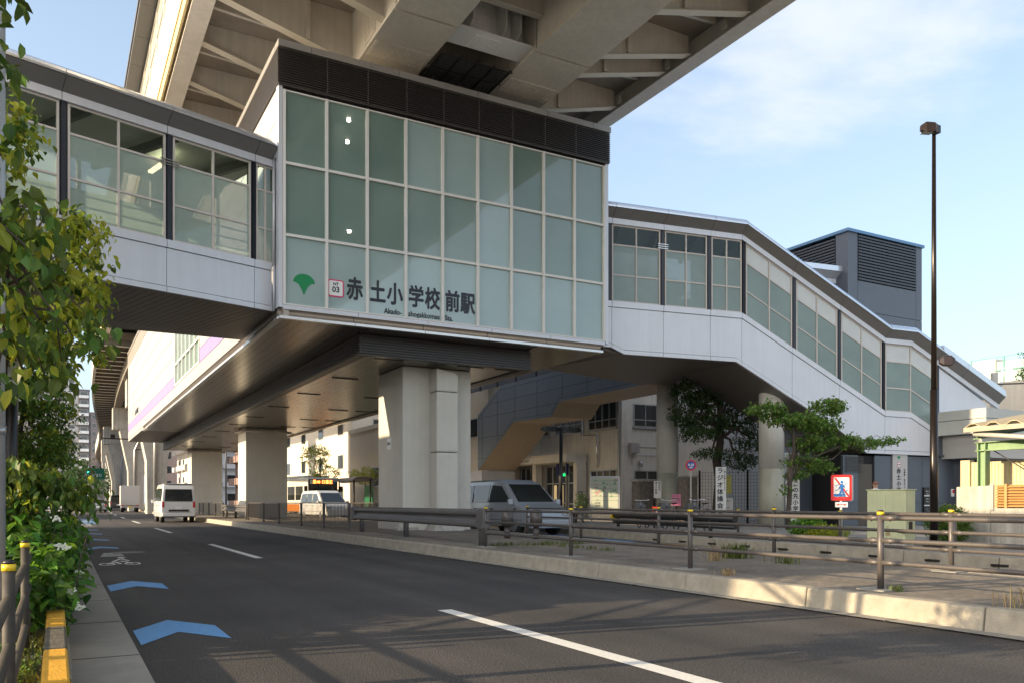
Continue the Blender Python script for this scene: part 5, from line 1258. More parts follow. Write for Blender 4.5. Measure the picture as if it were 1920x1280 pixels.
def leaves(blobs, n, size, rng, off, droop=.5, clump=.0, aspect=.62, wide=1.0, fine=False):
    """folded pointed leaves, in sprays round random twig ends inside the blobs"""
    V = []; F = []
    tot = sum(b[1][0]*b[1][1]*b[1][2] for b in blobs)**1.0 or 1
    for c, r in blobs:
        m = max(6, int(n*(r[0]*r[1]*r[2])/tot)); per = 7
        for _ in range(max(1, m//per)):
            p0, v = rnd_in(c, r, rng)
            if noise.noise(p0*(2.2/max(.3, max(r)))) < -.12+clump: continue
            tw = Vector((rng.uniform(-1, 1), rng.uniform(-1, 1), rng.uniform(-.5, .6)))+v*.6; tw.normalize()
            for k in range(per):
                s = size*rng.uniform(.65, 1.2)
                p = p0+tw*(k-per/2)*size*.35+Vector((rng.gauss(0, 1), rng.gauss(0, 1), rng.gauss(0, 1)))*size*.45
                d = Vector((rng.uniform(-1, 1), rng.uniform(-1, 1), rng.uniform(-1, .5)-droop)); d.normalize()
                up = Vector((rng.uniform(-.6, .6), rng.uniform(-.6, .6), 1)); sd_ = d.cross(up)
                if sd_.length < .05: continue
                sd_.normalize(); nn = sd_.cross(d)
                w = s*aspect*.5*wide; i = len(V); p = p-off
                mid = p+d*s*.45-nn*s*.05; tip = p+d*s-nn*s*.10
                if fine:      # oval leaf with a drawn-out tip, creased along the midrib and curling down
                    cv_ = [p, p+d*s*.30+nn*s*.01, p+d*s*.62-nn*s*.03, p+d*s*.86-nn*s*.09, p+d*s*1.04-nn*s*.17]
                    L_ = [cv_[k2]+sd_*w*f+nn*s*.10*f for k2, f in ((1, .86), (2, .92), (3, .42))]; R_ = [cv_[k2]-sd_*w*f+nn*s*.10*f for k2, f in ((1, .86), (2, .92), (3, .42))]
                    V += cv_+L_+R_
                    F += [(i, i+1, i+5), (i+1, i+2, i+6, i+5), (i+2, i+3, i+7, i+6), (i+3, i+4, i+7), (i, i+8, i+1), (i+1, i+8, i+9, i+2), (i+2, i+9, i+10, i+3), (i+3, i+10, i+4)]
                    continue
                V += [p, p+d*s*.4+sd_*w+nn*s*.10, tip, p+d*s*.4-sd_*w+nn*s*.10, mid]
                F += [(i, i+1, i+2, i+4), (i, i+4, i+2, i+3)]
    return V, F
def foliage(name, V, F, m, parent):
    me = bpy.data.meshes.new(name); me.from_pydata([tuple(v) for v in V], [], F); me.materials.append(m)
    o = bpy.data.objects.new(name, me); C.objects.link(o); o.parent = parent; return o
def limb(mb, a, b, r0, r1, rng, n=7, wob=.08):
    a, b = Vector(a), Vector(b); L = (b-a).length; pts = []; rr = []
    for k in range(n):
        u = k/(n-1); p = a.lerp(b, u)+Vector((0, 0, math.sin(u*math.pi)*L*.06))
        if 0 < k < n-1: p += Vector((rng.gauss(0, 1), rng.gauss(0, 1), rng.gauss(0, 1)))*wob*L*.35
        pts.append(p); rr.append(r0+(r1-r0)*u)
    mb.tube(pts, rr, 7); return pts
def tree(name, label, base, top, r0, blobs, n, size, m, seed, cat='tree', group=None, droop=.5, clump=0.0, m2=None, aspect=.62, twigs=3):
    rng = random.Random(seed); t = thing(name, label, cat, base, group=group); off = Vector(base)
    tk = MB(); tp = limb(tk, base, top, r0, r0*.5, rng, 8, .03)
    W(tk, 'trunk', BARK, t)
    br = MB()
    for c, r in blobs:
        a = tp[rng.randrange(3, 8)]; e = limb(br, a, c, r0*.38, r0*.10, rng)
        for _ in range(twigs):
            q, v = rnd_in(c, r, rng, .6); limb(br, e[rng.randrange(2, 7)], q, r0*.13, .004, rng, 6, .12)
    W(br, 'branches', BARK, t)
    fn_ = base[1] < 12; V, F = leaves(blobs, n, size, rng, off, droop, clump, aspect, fine=fn_); foliage('crown', V, F, m, t)
    if m2: V, F = leaves(blobs, n//4, size, rng, off, droop, clump, aspect, fine=fn_); foliage('crown', V, F, m2, t)
    return t
B = lambda *a: [((x, y, z), (rx, ry, rz)) for x, y, z, rx, ry, rz in a]
tree('dogwood_tree', 'nearest large-leaved tree filling the left edge from top to middle', (-.62, 4.9, .1), (-.55, 5.0, 3.4), .06,
     B((-.36, 4.7, 3.72, .27, .4, .20), (-.36, 4.9, 3.34, .20, .35, .14), (-.34, 5.0, 2.84, .20, .3, .10), (-.27, 5.0, 2.52, .30, .42, .15), (-.20, 5.0, 2.30, .29, .40, .15), (-.05, 5.0, 1.98, .30, .4, .15), (-.15, 5.0, 1.76, .25, .4, .10), (-.6, 5.2, 4.4, .5, .5, .5), (-1.1, 4.9, 3.2, .5, .5, .9), (-.9, 4.9, 2.2, .4, .5, .6)),
     4200, .092, LF1, 3, droop=.7, m2=LF2, clump=-.25)
tree('dogwood_tree', 'sunlit yellow-green tree just beyond the nearest one', (-.75, 9.3, .1), (-.65, 9.2, 3.6), .07,
     B((-.10, 9, 3.75, .38, .5, .20), (.16, 9, 3.62, .33, .5, .22), (-.05, 9, 3.35, .50, .6, .22), (.10, 9, 3.08, .42, .6, .22), (-.1, 9, 2.75, .5, .6, .28), (.05, 9, 2.5, .36, .5, .18), (-.9, 9.3, 3.6, .6, .7, .8), (-.9, 9.2, 2.6, .6, .7, .6), (-.8, 9.3, 4.6, .7, .7, .5)),
     11000, .08, LF2, 5, droop=.6, m2=LF1, clump=-.12)
tree('street_tree', 'mid-green street tree below the apartment towers on the left', (-.7, 20.5, .1), (-.6, 20.3, 3.9), .08,
     B((-.25, 20, 3.9, .5, .6, .4), (-.55, 20, 3.3, .8, .7, .45), (-.05, 20, 2.95, .55, .6, .35), (-.35, 20, 2.4, .75, .7, .4), (-.1, 20, 2.0, .45, .6, .3), (-.8, 20, 1.8, .6, .7, .3)),
     9500, .085, LF3, 8, m2=LF2, clump=-.1)
tree('street_tree', 'small round tree further down the left pavement by the towers', (-.1, 39, .1), (0, 39, 2.8), .1, B((-.1, 39, 3.0, 1.1, 1.2, 1.0), (-.9, 38, 2.3, 1.0, 1.0, .9)), 4500, .13, LF4, 9)
tree('street_tree', 'distant tree beside the green road sign', (2.6, 110, .1), (2.6, 110, 4), .15, B((2.4, 110, 4.6, 2.0, 2, 1.8), (1.2, 108, 3.4, 1.6, 2, 1.4)), 3000, .3, LF4, 10)
tree('street_tree', 'distant tree under the blue road sign', (9.5, 190, .1), (9.5, 190, 5), .15, B((9.5, 190, 5.4, 3.0, 2, 2.6)), 1600, .45, LF4, 12)
tree('low_bough_bush', 'drooping leafy bough hanging over the hedge and the road edge', (-.7, 8.2, .1), (-.5, 8.1, 1.3), .03,
     B((-.36, 8, 1.32, .25, .3, .10), (-.1, 8, 1.26, .25, .3, .09), (.10, 8, 1.18, .20, .3, .08), (.20, 8, 1.08, .11, .25, .08), (-.3, 7.9, 1.1, .3, .3, .12)), 1100, .085, LF1, 13, cat='bush', droop=1.0, m2=LF2, clump=-.2)
# hydrangea hedge
rng = random.Random(21)
hd = thing('hydrangea_hedge', 'broad dark-leaved hydrangea hedge with white flower heads along the gutter', 'hedge', (-.2, 8, .1))
bl_ = B((-.07, 7.2, .38, .20, .42, .24), (-.16, 7.5, .62, .20, .5, .20), (-.10, 8.4, .46, .25, .6, .32), (-.28, 7.9, .80, .24, .6, .16), (-.08, 9.4, .52, .28, .7, .36), (-.05, 10.8, .5, .27, .8, .36), (.02, 12.3, .55, .3, .9, .4), (.03, 14.2, .55, .28, 1.1, .4), (.03, 16.5, .5, .25, 1.3, .38), (-.3, 6.6, .5, .15, .35, .3), (-.4, 9.0, .8, .3, 1.2, .35))
V, F = leaves(bl_, 8000, .10, rng, Vector((-.2, 8, .1)), .25, -.25, .6, fine=True); foliage('leaves', V, F, LF5, hd)
V, F = leaves(bl_[:5], 1300, .115, rng, Vector((-.2, 8, .1)), .1, -.2, .62, fine=True); foliage('leaves', V, F, leafmat('leaf_bright', (0.11, 0.24, 0.025), .3), hd)
for c in ((.02, 6.85, .75), (.06, 6.83, .74), (.10, 6.9, .42), (.15, 6.85, .30), (.0, 7.0, .95), (.17, 7.6, .5)):
    fl = MB()
    for k in range(22):
        p = Vector(c)+Vector((rng.gauss(0, .016), rng.gauss(0, .016), rng.gauss(0, .010))); s = .006
        fl.quad(p+Vector((-s, -s*.3, -s)), p+Vector((s, -s*.3, -s)), p+Vector((s, s*.3, s)), p+Vector((-s, s*.3, s)))
    W(fl, 'flower_head', mat('white_petals', (0.55, 0.58, 0.48), .6), hd)
st_ = MB()
for k in range(40): x, y = rng.uniform(-.25, .15), rng.uniform(6.9, 13); limb(st_, (x, y, .08), (x+rng.gauss(0, .08), y+rng.gauss(0, .08), rng.uniform(.4, .9)), .008, .004, rng, 4)
W(st_, 'stems', BARK, hd)
# weeds in the planting strip and on the island
def weeds(name, label, spots, m, h, n, seed, cat=None, w=.006, lean=.5):
    rng = random.Random(seed); V = []; F = []
    for (x, y, z, r) in spots:
        for _ in range(n):
            p = Vector((x+rng.gauss(0, r), y+rng.gauss(0, r), z)); a = rng.uniform(0, 6.28); hh = h*rng.uniform(.4, 1.2)
            d = Vector((math.cos(a), math.sin(a), 0)); s = Vector((-d.y, d.x, 0))*w
            q = p+d*hh*lean*.35+Vector((0, 0, hh*.6)); e = p+d*hh*lean+Vector((0, 0, hh*(1-.3*lean)))
            i = len(V); V += [p-s, p+s, q+s, q-s, e]; F += [(i, i+1, i+2, i+3), (i+3, i+2, i+4)]
    o = foliage(name, V, F, m, None)
    return tag(o, label, cat) if cat else tag(o, kind='stuff')
weeds('weeds', None, [(-.22+random.uniform(-.12, .12), 3.9+.05*k, .1, .06) for k in range(55)], GRS, .10, 26, 31, w=.006)
V, F = leaves(B((-.2, 5.6, .14, .12, .7, .06), (-.22, 4.6, .14, .12, .6, .05), (-.3, 5.2, .18, .15, .8, .08)), 1500, .028, random.Random(4), Vector((0, 0, 0)), -.2, -.3, .7); tag(foliage('ground_cover', V, F, leafmat('leaf_small', (0.10, 0.19, 0.03))), None) if False else tag(foliage('ground_cover', V, F, leafmat('leaf_small', (0.10, 0.19, 0.03)), None), kind='stuff')
def tuft(name, label, x, y, h, m, seed, n=60, r=.08, leafy=0, w=.004):
    o = weeds(name, label, [(x, y, .2, r)], m, h, n, seed, 'weed', w)
    return o
tuft('weed_tuft', 'green weed growing in the island crack behind the second fence post', 9.3, 9.6, .26, GRS, 41, 160, .10, w=.008)
tuft('weed_tuft', 'tall dry weed on the island left of centre', 8.6, 9.3, .28, DRY, 42, 60, .06)
tuft('weed_tuft', 'small straw-coloured tuft beside the kerb under the near fence', 7.05, 7.4, .10, DRY, 43, 60, .05)
tuft('dry_grass_clump', 'arching dry grass at the right edge beside the kerb', 7.05, 3.9, .22, DRY, 44, 90, .12, w=.003)
tuft('weed_tuft', 'low green weed at the foot of the nearest right fence post', 7.2, 5.25, .09, GRS, 45, 40, .03)
tuft('weed_tuft', 'green weeds right of the dry weed on the island', 9.1, 8.4, .16, GRS, 46, 70, .10, w=.006)
weeds('weeds', None, [(7.7+.18*k, 14.6+.12*math.sin(k), .2, .08) for k in range(12)]+[(8.7, 14.2-.5*k, .2, .07) for k in range(5)], GRS, .09, 30, 47)
def shrub(label, x, y, z, rx, ry, rz, n, size, m, seed):
    rng = random.Random(seed); t = thing('shrub', label, 'shrub', (x, y, .2)); V, F = leaves([((x, y, z), (rx, ry, rz))], n, size, rng, Vector((x, y, .2)), 0, -.5); foliage('leaves', V, F, m, t)
    mb = MB()
    for k in range(6): limb(mb, (x+rng.gauss(0, .08), y+rng.gauss(0, .08), .18), (x+rng.gauss(0, rx*.4), y+rng.gauss(0, ry*.4), z+rz*.4), .015, .006, rng, 4)
    W(mb, 'stems', BARK, t); return t
shrub('clipped round green shrub between the lamp and the concrete wall', 16.6, 10.85, .60, .42, .5, .42, 9000, .045, LF3, 51)
shrub('bright leafy plant at the foot of the no-crossing sign', 16.9, 14.9, .45, .45, .45, .32, 1400, .09, leafmat('leaf_bright', (0.11, 0.24, 0.025), .3), 52)
shrub('yellowish low grass plant between the sign and the green cabinet', 15.9, 13.4, .36, .5, .5, .2, 1500, .07, LF2, 53)
shrub('pot plant beside the school entrance post', 19.9, 29.8, 1.1, .28, .28, .55, 900, .08, LF4, 54)
shrub('leafy plant in the trough before the school', 19.0, 30.5, .75, .5, .5, .3, 900, .08, LF3, 55)
t = thing('planter_trough', 'dark lattice planter trough before the school entrance', 'planter', (19, 30.5, .2)); W(MB().box(18.2, 30.1, .2, 19.9, 30.9, .6), 'trough', mat('dark_wood', (0.07, 0.055, 0.045), .7), t); 
lt = MB()
for k in range(9): lt.bar((18.18, 30.15+k*.09, .22), (18.18, 30.25+k*.09, .58), .012); lt.bar((18.2+k*.19, 30.08, .22), (18.3+k*.19, 30.08, .58), .012)
W(lt, 'lattice', FRAME, t)
# maple before the round column
def P_(x, y, Y):   # helper kept out of the scene: none
    return None
tree('maple_tree', 'green maple with a long bough reaching right, before the round column', (20.6, 18.9, .2), (20.75, 18.8, 3.6), .085,
     B((19.5, 18.8, 4.02, .55, .6, .20), (20.0, 18.8, 3.75, .45, .6, .2), (22.2, 18.7, 4.25, .55, .6, .28), (21.2, 18.8, 3.7, .8, .7, .3), (22.0, 18.7, 3.62, .6, .6, .28), (22.7, 18.6, 3.12, .7, .6, .24), (23.6, 18.5, 3.08, .6, .5, .18), (24.5, 18.4, 3.12, .55, .45, .12), (25.1, 18.3, 3.25, .25, .3, .07), (21.3, 18.8, 3.0, .55, .6, .3), (21.3, 18.8, 2.45, .5, .6, .22), (21.9, 18.7, 2.25, .4, .5, .2), (20.6, 18.9, 2.35, .25, .3, .12), (20.5, 18.9, 1.5, .2, .25, .2), (21.0, 18.9, 2.0, .3, .4, .2)),
     12500, .105, LF3, 61, droop=.45, aspect=.8, clump=.02)
tree('cherry_tree', 'dark spreading tree with a thick trunk before the white school wall', (23.1, 24.9, .2), (23.4, 25.0, 5.4), .22,
     B((22.4, 25, 5.5, 1.3, 1.2, .7), (23.9, 25, 5.6, 1.3, 1.2, .6), (21.9, 25, 4.6, .8, 1.1, .6), (22.7, 25.2, 4.2, .9, 1.2, .5), (24.6, 25, 4.7, 1.0, 1.2, .7), (25.2, 25, 3.7, .8, 1, .5), (21.9, 24.6, 3.75, .7, .9, .35), (22.6, 24.6, 3.0, .7, .9, .25), (24.3, 24.8, 2.8, .7, .8, .4), (23.4, 25, 6.4, 1.2, 1.2, .4)),
     26000, .10, LF4, 62, clump=-.12, twigs=6)
tree('tree_tip', 'sparse tree tip showing above the lower end of the stair roof', (38.5, 21, .2), (38.5, 21, 6.2), .12, B((38.0, 21, 6.9, .8, .5, .25), (38.9, 21, 7.5, .5, .5, .25), (39.6, 21, 6.4, .7, .5, .18), (37.6, 21, 7.6, .3, .3, .15)), 900, .12, LF3, 63)
tree('street_tree', 'rounded street tree in front of the sunlit cream houses', (17.4, 44.0, .2), (17.5, 44, 4.2), .07, B((17.3, 44, 4.35, .75, .8, .75), (17.9, 44, 3.6, .85, .8, .55), (17.3, 44, 3.0, .6, .7, .4), (18.2, 44, 2.4, .45, .6, .35)), 7000, .10, LF3, 64)
tree('street_tree', 'sunlit tree partly hidden by the middle pillar', (17.6, 62, .2), (17.6, 62, 4.5), .09, B((17.2, 62, 4.6, 1.3, 1, 1.0), (17.9, 62, 3.3, 1.2, 1, .7)), 3500, .14, LF2, 65)
tree('street_tree', 'low sunlit tree behind the bus stop shelter', (21.5, 63, .2), (21.5, 63, 2.6), .08, B((21.5, 63, 3.2, 1.5, 1, .7)), 2200, .13, LF2, 66)
# ---------------------------------------------------------------- vehicles
def shell(prof, w, taper, belt, ztop, wtop):
    """body from a side profile [(y,z)]; narrows above the belt line"""
    mb = MB(); n = len(prof)
    def hw(z): return w/2 if z < belt else w/2-(w-wtop)/2*((z-belt)/(ztop-belt))**1.3
    for s in (-1, 1): mb.v += [(s*hw(z)-(0), y, z) for y, z in prof]
    for k in range(n): mb.f.append((k, (k+1) % n, n+(k+1) % n, n+k)); mb.smooth.append(False)
    mb.f += [tuple(range(n))[::-1], tuple(range(n, 2*n))]; mb.smooth += [False, False]
    return mb, hw
def wheelset(t, ys, hw, r=.33, wd=.2):
    for y in ys:
        for s in (-1, 1):
            w = MB().tube([(s*(hw-wd), y, r), (s*(hw+.0), y, r)], r, 24).build('wheel', TYRE, t); MB().tube([(s*(hw-.02), y, r), (s*(hw+.012), y, r)], r*.62, 16).build('rim', RIM, w)
def vehicle(name, label, cat, loc, rz, prof, w, wtop, belt, paint, wheels, side_win, rear_win, front_win, r=.33, lights=True, plate=True, group=None, tailz=1.0, bumper=True):
    t = thing(name, label, cat, loc, rz, group)
    ztop = max(z for y, z in prof); mb, hw = shell(prof, w, 0, belt, ztop, wtop)
    mb.build('body', paint, t, bevel=.06, seg=3)
    for i, poly in enumerate(side_win):
        for s in (-1, 1):
            m_ = MB(); pts = [(s*(hw(z)+.006), y, z) for y, z in poly]; m_.prism(pts, (s*.004, 0, 0)).build('side_window', GDARK, t)
    y0 = min(y for y, z in prof); y1 = max(y for y, z in prof)
    def plate_quad(win, s, nm, m):
        (ya, za), (yb, zb), fr_ = win; wa, wb_ = hw(za)*fr_, hw(zb)*fr_; o = .012*s
        m_ = MB().hexa([(-wa, ya+o, za), (wa, ya+o, za), (wa, ya+o*.2, za), (-wa, ya+o*.2, za)], [(-wb_, yb+o, zb), (wb_, yb+o, zb), (wb_, yb+o*.2, zb), (-wb_, yb+o*.2, zb)]); m_.build(nm, m, t)
    if rear_win: plate_quad(rear_win, -1, 'rear_window', GDARK)
    if front_win: plate_quad(front_win, 1, 'windscreen', GDARK)
    sm_ = MB()      # door seams, handles, wiper
    zs_ = [z for y, z in prof]; zl_, zt_ = .45, ztop-.12
    for ys2 in [p[0][0] for p in side_win[1:]] + [side_win[-1][-1][0]+.12]:
        for s in (-1, 1):
            sm_.box(s*(w/2+.001), ys2-.05, zl_, s*(w/2+.004), ys2-.038, belt-.02); sm_.box(s*(w/2+.001), ys2+.06, belt-.16, s*(w/2+.02), ys2+.22, belt-.12)
    for s in (-1, 1): sm_.box(s*(w/2+.001), y0+.3, .50, s*(w/2+.004), y1-.4, .515)
    sm_.box(-w/2+.2, y0-.016, .56, w/2-.2, y0-.004, .57); sm_.bar((-.1, (rear_win or ((y0, 1), 0))[0][0]-.03, (rear_win or ((0, 1), 0))[0][1]+.05), (.35, (rear_win or ((y0, 1), 0))[0][0]-.02, (rear_win or ((0, 1), 0))[0][1]+.10), .02)
    sm_.build('seam_trim', BLACKM, t)
    wheelset(t, wheels, w/2-.01, r)
    if lights:
        for s in (-1, 1):
            MB().box(s*(w/2-.16), y0-.012, tailz-.2, s*(w/2-.03), y0+.05, tailz+.12).build('tail_light', TAIL, t, bevel=.015)
            MB().box(s*(w/2-.35), y1-.05, .66, s*(w/2-.05), y1+.012, .82).build('headlight', LAMPG, t, bevel=.02)
            MB().box(s*(w/2+.02), y1-.95, belt+.0, s*(w/2+.20), y1-.85, belt+.18).build('wing_mirror', paint, t, bevel=.02)
    if bumper: MB().box(-w/2+.05, y0-.05, .32, w/2-.05, y0+.1, .52).build('rear_bumper', paint, t, bevel=.03); MB().box(-w/2+.05, y1-.1, .25, w/2-.05, y1+.05, .5).build('front_bumper', paint, t, bevel=.03)
    if plate: MB().box(-.17, y0-.025, tailz-.32, .17, y0-.012, tailz-.15).build('number_plate', WHITE, t)
    return t
WP = mat('white_car_paint', (0.66, 0.66, 0.65), 0.25, coat=.6); BP = mat('black_car_paint', (0.012, 0.012, 0.014), 0.2, coat=1.0); SP = mat('silver_car_paint', (0.34, 0.35, 0.36), 0.3, metal=.6, coat=.6); BLP = mat('blue_car_paint', (0.02, 0.09, 0.35), 0.3, coat=.8)
vanp = [(-2.35, .42), (-2.35, 1.0), (-2.28, 1.75), (-2.15, 1.97), (-1.9, 2.06), (1.0, 2.06), (1.35, 1.95), (2.05, 1.15), (2.33, .98), (2.38, .42), (2.2, .28), (-2.2, .28)]
v = vehicle('white_van', 'white van driving away in the lane beside the island', 'van', (5.75, 49.3, 0), -1.0, vanp, 1.72, 1.50, 1.05, WP, (-1.5, 1.45),
        [[(-2.1, 1.15), (-2.05, 1.8), (-.9, 1.83), (-.9, 1.15)], [(-.8, 1.15), (-.8, 1.83), (.35, 1.83), (.35, 1.15)], [(.45, 1.15), (.45, 1.83), (1.25, 1.8), (1.8, 1.15)]], ((-2.345, 1.13), (-2.285, 1.78), .82), ((2.0, 1.2), (1.42, 1.88), .85), tailz=1.0)
MB().box(-.5, -2.38, .60, .5, -2.352, .70).box(-.85, -2.40, .28, .85, -2.36, .34).build('rear_trim', BLACKM, v)
MB().box(-.75, -2.1, 2.06, .75, -1.9, 2.09).build('roof_trim', WP, v)
tr = thing('box_truck', 'small grey box truck driving ahead of the white van', 'truck', (7.35, 104, 0), -2.2)
MB().box(-.98, -2.7, .75, .98, 1.0, 2.95).build('cargo_box', mat('truck_box_grey', (0.50, 0.48, 0.45), 0.5, var=.05), tr, bevel=.03)
MB().box(-.96, -2.73, .8, .96, -2.705, 2.9).build('rear_door', mat('truck_door', (0.44, 0.42, 0.40), .5), tr)
MB().prism([(-.85, 1.05, .5), (-.85, 2.5, .5), (-.85, 2.55, 1.2), (-.85, 2.1, 2.1), (-.85, 1.05, 2.15)], (1.7, 0, 0)).build('cab', WP, tr, bevel=.05)
MB().box(-.9, -2.78, .5, .9, -2.6, .66).build('bumper', ALU, tr)
for s in (-1, 1): MB().box(s*.9, -2.8, .66, s*.6, -2.75, .76).build('tail_light', TAIL, tr)
MB().box(-.2, -2.8, .52, .2, -2.785, .64).build('number_plate', YEL, tr); wheelset(tr, (-1.8, 1.7), .88, .36, .3)
vehicle('black_van', 'boxy black van between the truck and the grey wagon', 'van', (7.35, 124, 0), -2.4, vanp, 1.85, 1.6, 1.05, BP, (-1.5, 1.45), [[(-2.1, 1.15), (-2.05, 1.8), (1.25, 1.8), (1.8, 1.15)]], ((-2.345, 1.13), (-2.285, 1.78), .85), ((2.0, 1.2), (1.42, 1.88), .85))
carp = [(-2.1, .35), (-2.12, .8), (-2.0, 1.0), (-1.55, 1.42), (-1.2, 1.48), (.1, 1.48), (.4, 1.4), (1.1, .98), (2.0, .82), (2.12, .6), (2.1, .3), (-2.0, .28)]
def car(label, loc, rz, paint, name='parked_car', group=None): return vehicle(name, label, 'car', loc, rz, carp, 1.7, 1.35, .9, paint, (-1.3, 1.3), [[(-1.6, .98), (-1.3, 1.38), (-.35, 1.4), (-.35, .98)], [(-.28, .98), (-.28, 1.4), (.35, 1.33), (.85, .98)]], ((-1.98, 1.02), (-1.58, 1.39), .85), ((1.05, 1.02), (.45, 1.37), .85), r=.31, tailz=.85, group=group)
car('grey wagon driving ahead in the kerbside lane', (4.0, 101, 0), -2.2, SP, 'driving_car')
car('blue car glimpsed between the wagon and the black van', (6.3, 150, 0), -2.6, BLP, 'driving_car')
car('white car far ahead beyond the blue car', (5.6, 185, 0), -3, WP, 'driving_car')
minp = [(-2.25, .35), (-2.28, .95), (-2.15, 1.65), (-1.95, 1.82), (.3, 1.84), (.75, 1.7), (1.55, 1.05), (2.15, .85), (2.28, .6), (2.25, .3), (-2.1, .28)]
def minivan(label, loc, rz, paint, lights=True):
    return vehicle('minivan', label, 'minivan', loc, rz, minp, 1.72, 1.42, 1.0, paint, (-1.4, 1.4), [[(-2.05, 1.08), (-1.95, 1.62), (-1.1, 1.66), (-1.1, 1.08)], [(-1.02, 1.08), (-1.02, 1.66), (-.1, 1.66), (-.1, 1.08)], [(-.02, 1.08), (-.02, 1.66), (.6, 1.62), (1.25, 1.08)]], ((-2.27, 1.05), (-2.17, 1.6), .85), ((1.5, 1.08), (.82, 1.68), .85))
minivan('silver minivan on the far carriageway just right of the nearest pillar', (13.65, 24.8, 0), 186, mat('pearl_silver_paint', (0.33, 0.35, 0.38), .3, metal=.3, coat=.6))
minivan('white minivan on the far carriageway in front of the bus', (15.2, 52.5, 0), 186, WP)
minivan('white car half hidden between the middle and farthest pillars', (14.2, 68, 0), 186, WP)
# bus
bt = thing('city_bus', 'white city bus with orange destination display behind the white minivan', 'bus', (17.0, 66, 0), 186)
BW = mat('bus_white', (0.60, 0.60, 0.56), .3, coat=.5)
MB().box(-1.22, -5, .35, 1.22, 5.0, 2.95).build('body', BW, bt, bevel=.12, seg=3)
MB().box(-1.0, -3.5, 2.95, 1.0, 3.8, 3.12).build('roof_unit', WHITE, bt, bevel=.08)
MB().box(-1.13, 4.98, 1.15, 1.13, 5.02, 2.82).build('windscreen', GDARK, bt, bevel=.03)
dp = MB().box(-1.05, 5.02, 2.42, 1.05, 5.035, 2.80).build('destination_display', BLACKM, bt)
BACK = Euler((R(90), 0, R(180)))
text('里48 日暮里', .30, (.02, 5.042, 2.60), BACK, mat('led_orange', (1.0, 0.25, 0.05), emit=2.5), dp, bold=.006)
MB().box(.8, 5.036, 2.46, 1.02, 5.04, 2.76).build('route_plate', mat('pale_plate', (.5, .55, .45)), dp); MB().box(-1.02, 5.036, 2.46, -.82, 5.04, 2.76).build('access_mark', mat('sign_blue', (0.02, 0.16, 0.48)), dp)
for s in (-1, 1):
    for k in range(5): MB().box(s*1.215, -4.2+k*1.7, 1.25, s*1.232, -2.7+k*1.7, 2.3).build('side_window', GDARK, bt)
    MB().box(s*1.3, 5.1, 1.9, s*1.5, 5.25, 2.3).build('wing_mirror', BLACKM, bt); MB().box(s*.75, 5.0, .62, s*1.1, 5.02, .82).build('headlight', LAMPG, bt)
    MB().box(s*1.222, -4.9, .4, s*1.235, 4.8, .95).build('orange_stripe', mat('bus_orange', (0.65, 0.22, 0.03), .35), bt); 
MB().box(-1.15, 5.0, .45, 1.15, 5.03, 1.1).build('green_front_panel', mat('bus_green', (0.25, 0.42, 0.15), .35), bt)
wheelset(bt, (-3, 3.2), 1.2, .48, .3)
t = thing('bus_shelter', 'dark curved-roof bus shelter beside the bus', 'bus shelter', (19.6, 58, .2))
W(MB().sweep([(19.0, 56, 2.6), (19.0, 64, 2.6)], [(-.9, 0), (-.6, .22), (0, .32), (.6, .22), (.9, 0), (.6, .14), (0, .24), (-.6, .14)]), 'roof', mat('shelter_roof', (0.10, 0.09, 0.085), .4), t)
for y in (56.3, 60, 63.7): W(MB().cyl(19.6, y, .2, 2.75, .06), 'post', BLACKM, t)
W(MB().box(19.75, 56.2, .6, 19.8, 58, 2.3), 'green_panel', mat('shelter_green', (0.02, 0.12, 0.06), .4), t)

# ---------------------------------------------------------------- buildings
def building(name, label, x0, y0, x1, y1, h, m, floors, nx=4, ny=4, faces='XY', win=(1.5, 1.3), cat='building', balcony=False, roof=None, group=None, bm_=None, z0=.2):
    t = thing(name, label, cat, (x0, y0, z0), group=group)
    W(MB().box(x0, y0, 0, x1, y1, h), 'wall', m, t)
    W(MB().box(x0-.12, y0-.12, h, x1+.12, y1+.12, h+.35), 'parapet', roof or m, t)
    fh = h/floors; ww, wh = win; fr = []; cnt = 0
    for f in range(floors):
        z = f*fh+fh*.33
        def one(box_f, box_g):
            nonlocal cnt
            if cnt >= 95: return
            cnt += 1
            o = W(MB().box(*box_f), 'window', ALU, t); W(MB().box(*box_g), 'pane', GDARK, o)
        if 'X' in faces:
            for k in range(ny):
                yc = y0+(y1-y0)*(k+.5)/ny; one((x0-.05, yc-ww/2, z, x0+.02, yc+ww/2, z+wh), (x0-.056, yc-ww/2+.06, z+.06, x0-.052, yc+ww/2-.06, z+wh-.06))
                if balcony: W(MB().box(x0-.95, yc-(y1-y0)/ny*.46, z-.55, x0-.003, yc+(y1-y0)/ny*.46, z+.35), 'balcony', bm_ or m, t)
        if 'Y' in faces:
            for k in range(nx):
                xc = x0+(x1-x0)*(k+.5)/nx; one((xc-ww/2, y0-.05, z, xc+ww/2, y0+.02, z+wh), (xc-ww/2+.06, y0-.056, z+.06, xc+ww/2-.06, y0-.052, z+wh-.06))
                if balcony and 'x' not in faces: W(MB().box(xc-(x1-x0)/nx*.42, y0-.9, z-.55, xc+(x1-x0)/nx*.42, y0-.003, z+.3), 'balcony', bm_ or m, t)
    return t
CRW = mat('cream_render', (0.60, 0.53, 0.42), 0.75, var=.05, streak=.10, bump=.1, bscale=20)
SCH = mat('school_render', (0.62, 0.59, 0.53), 0.8, var=.08, vscale=1.5, streak=.14, bump=.35, bscale=22)
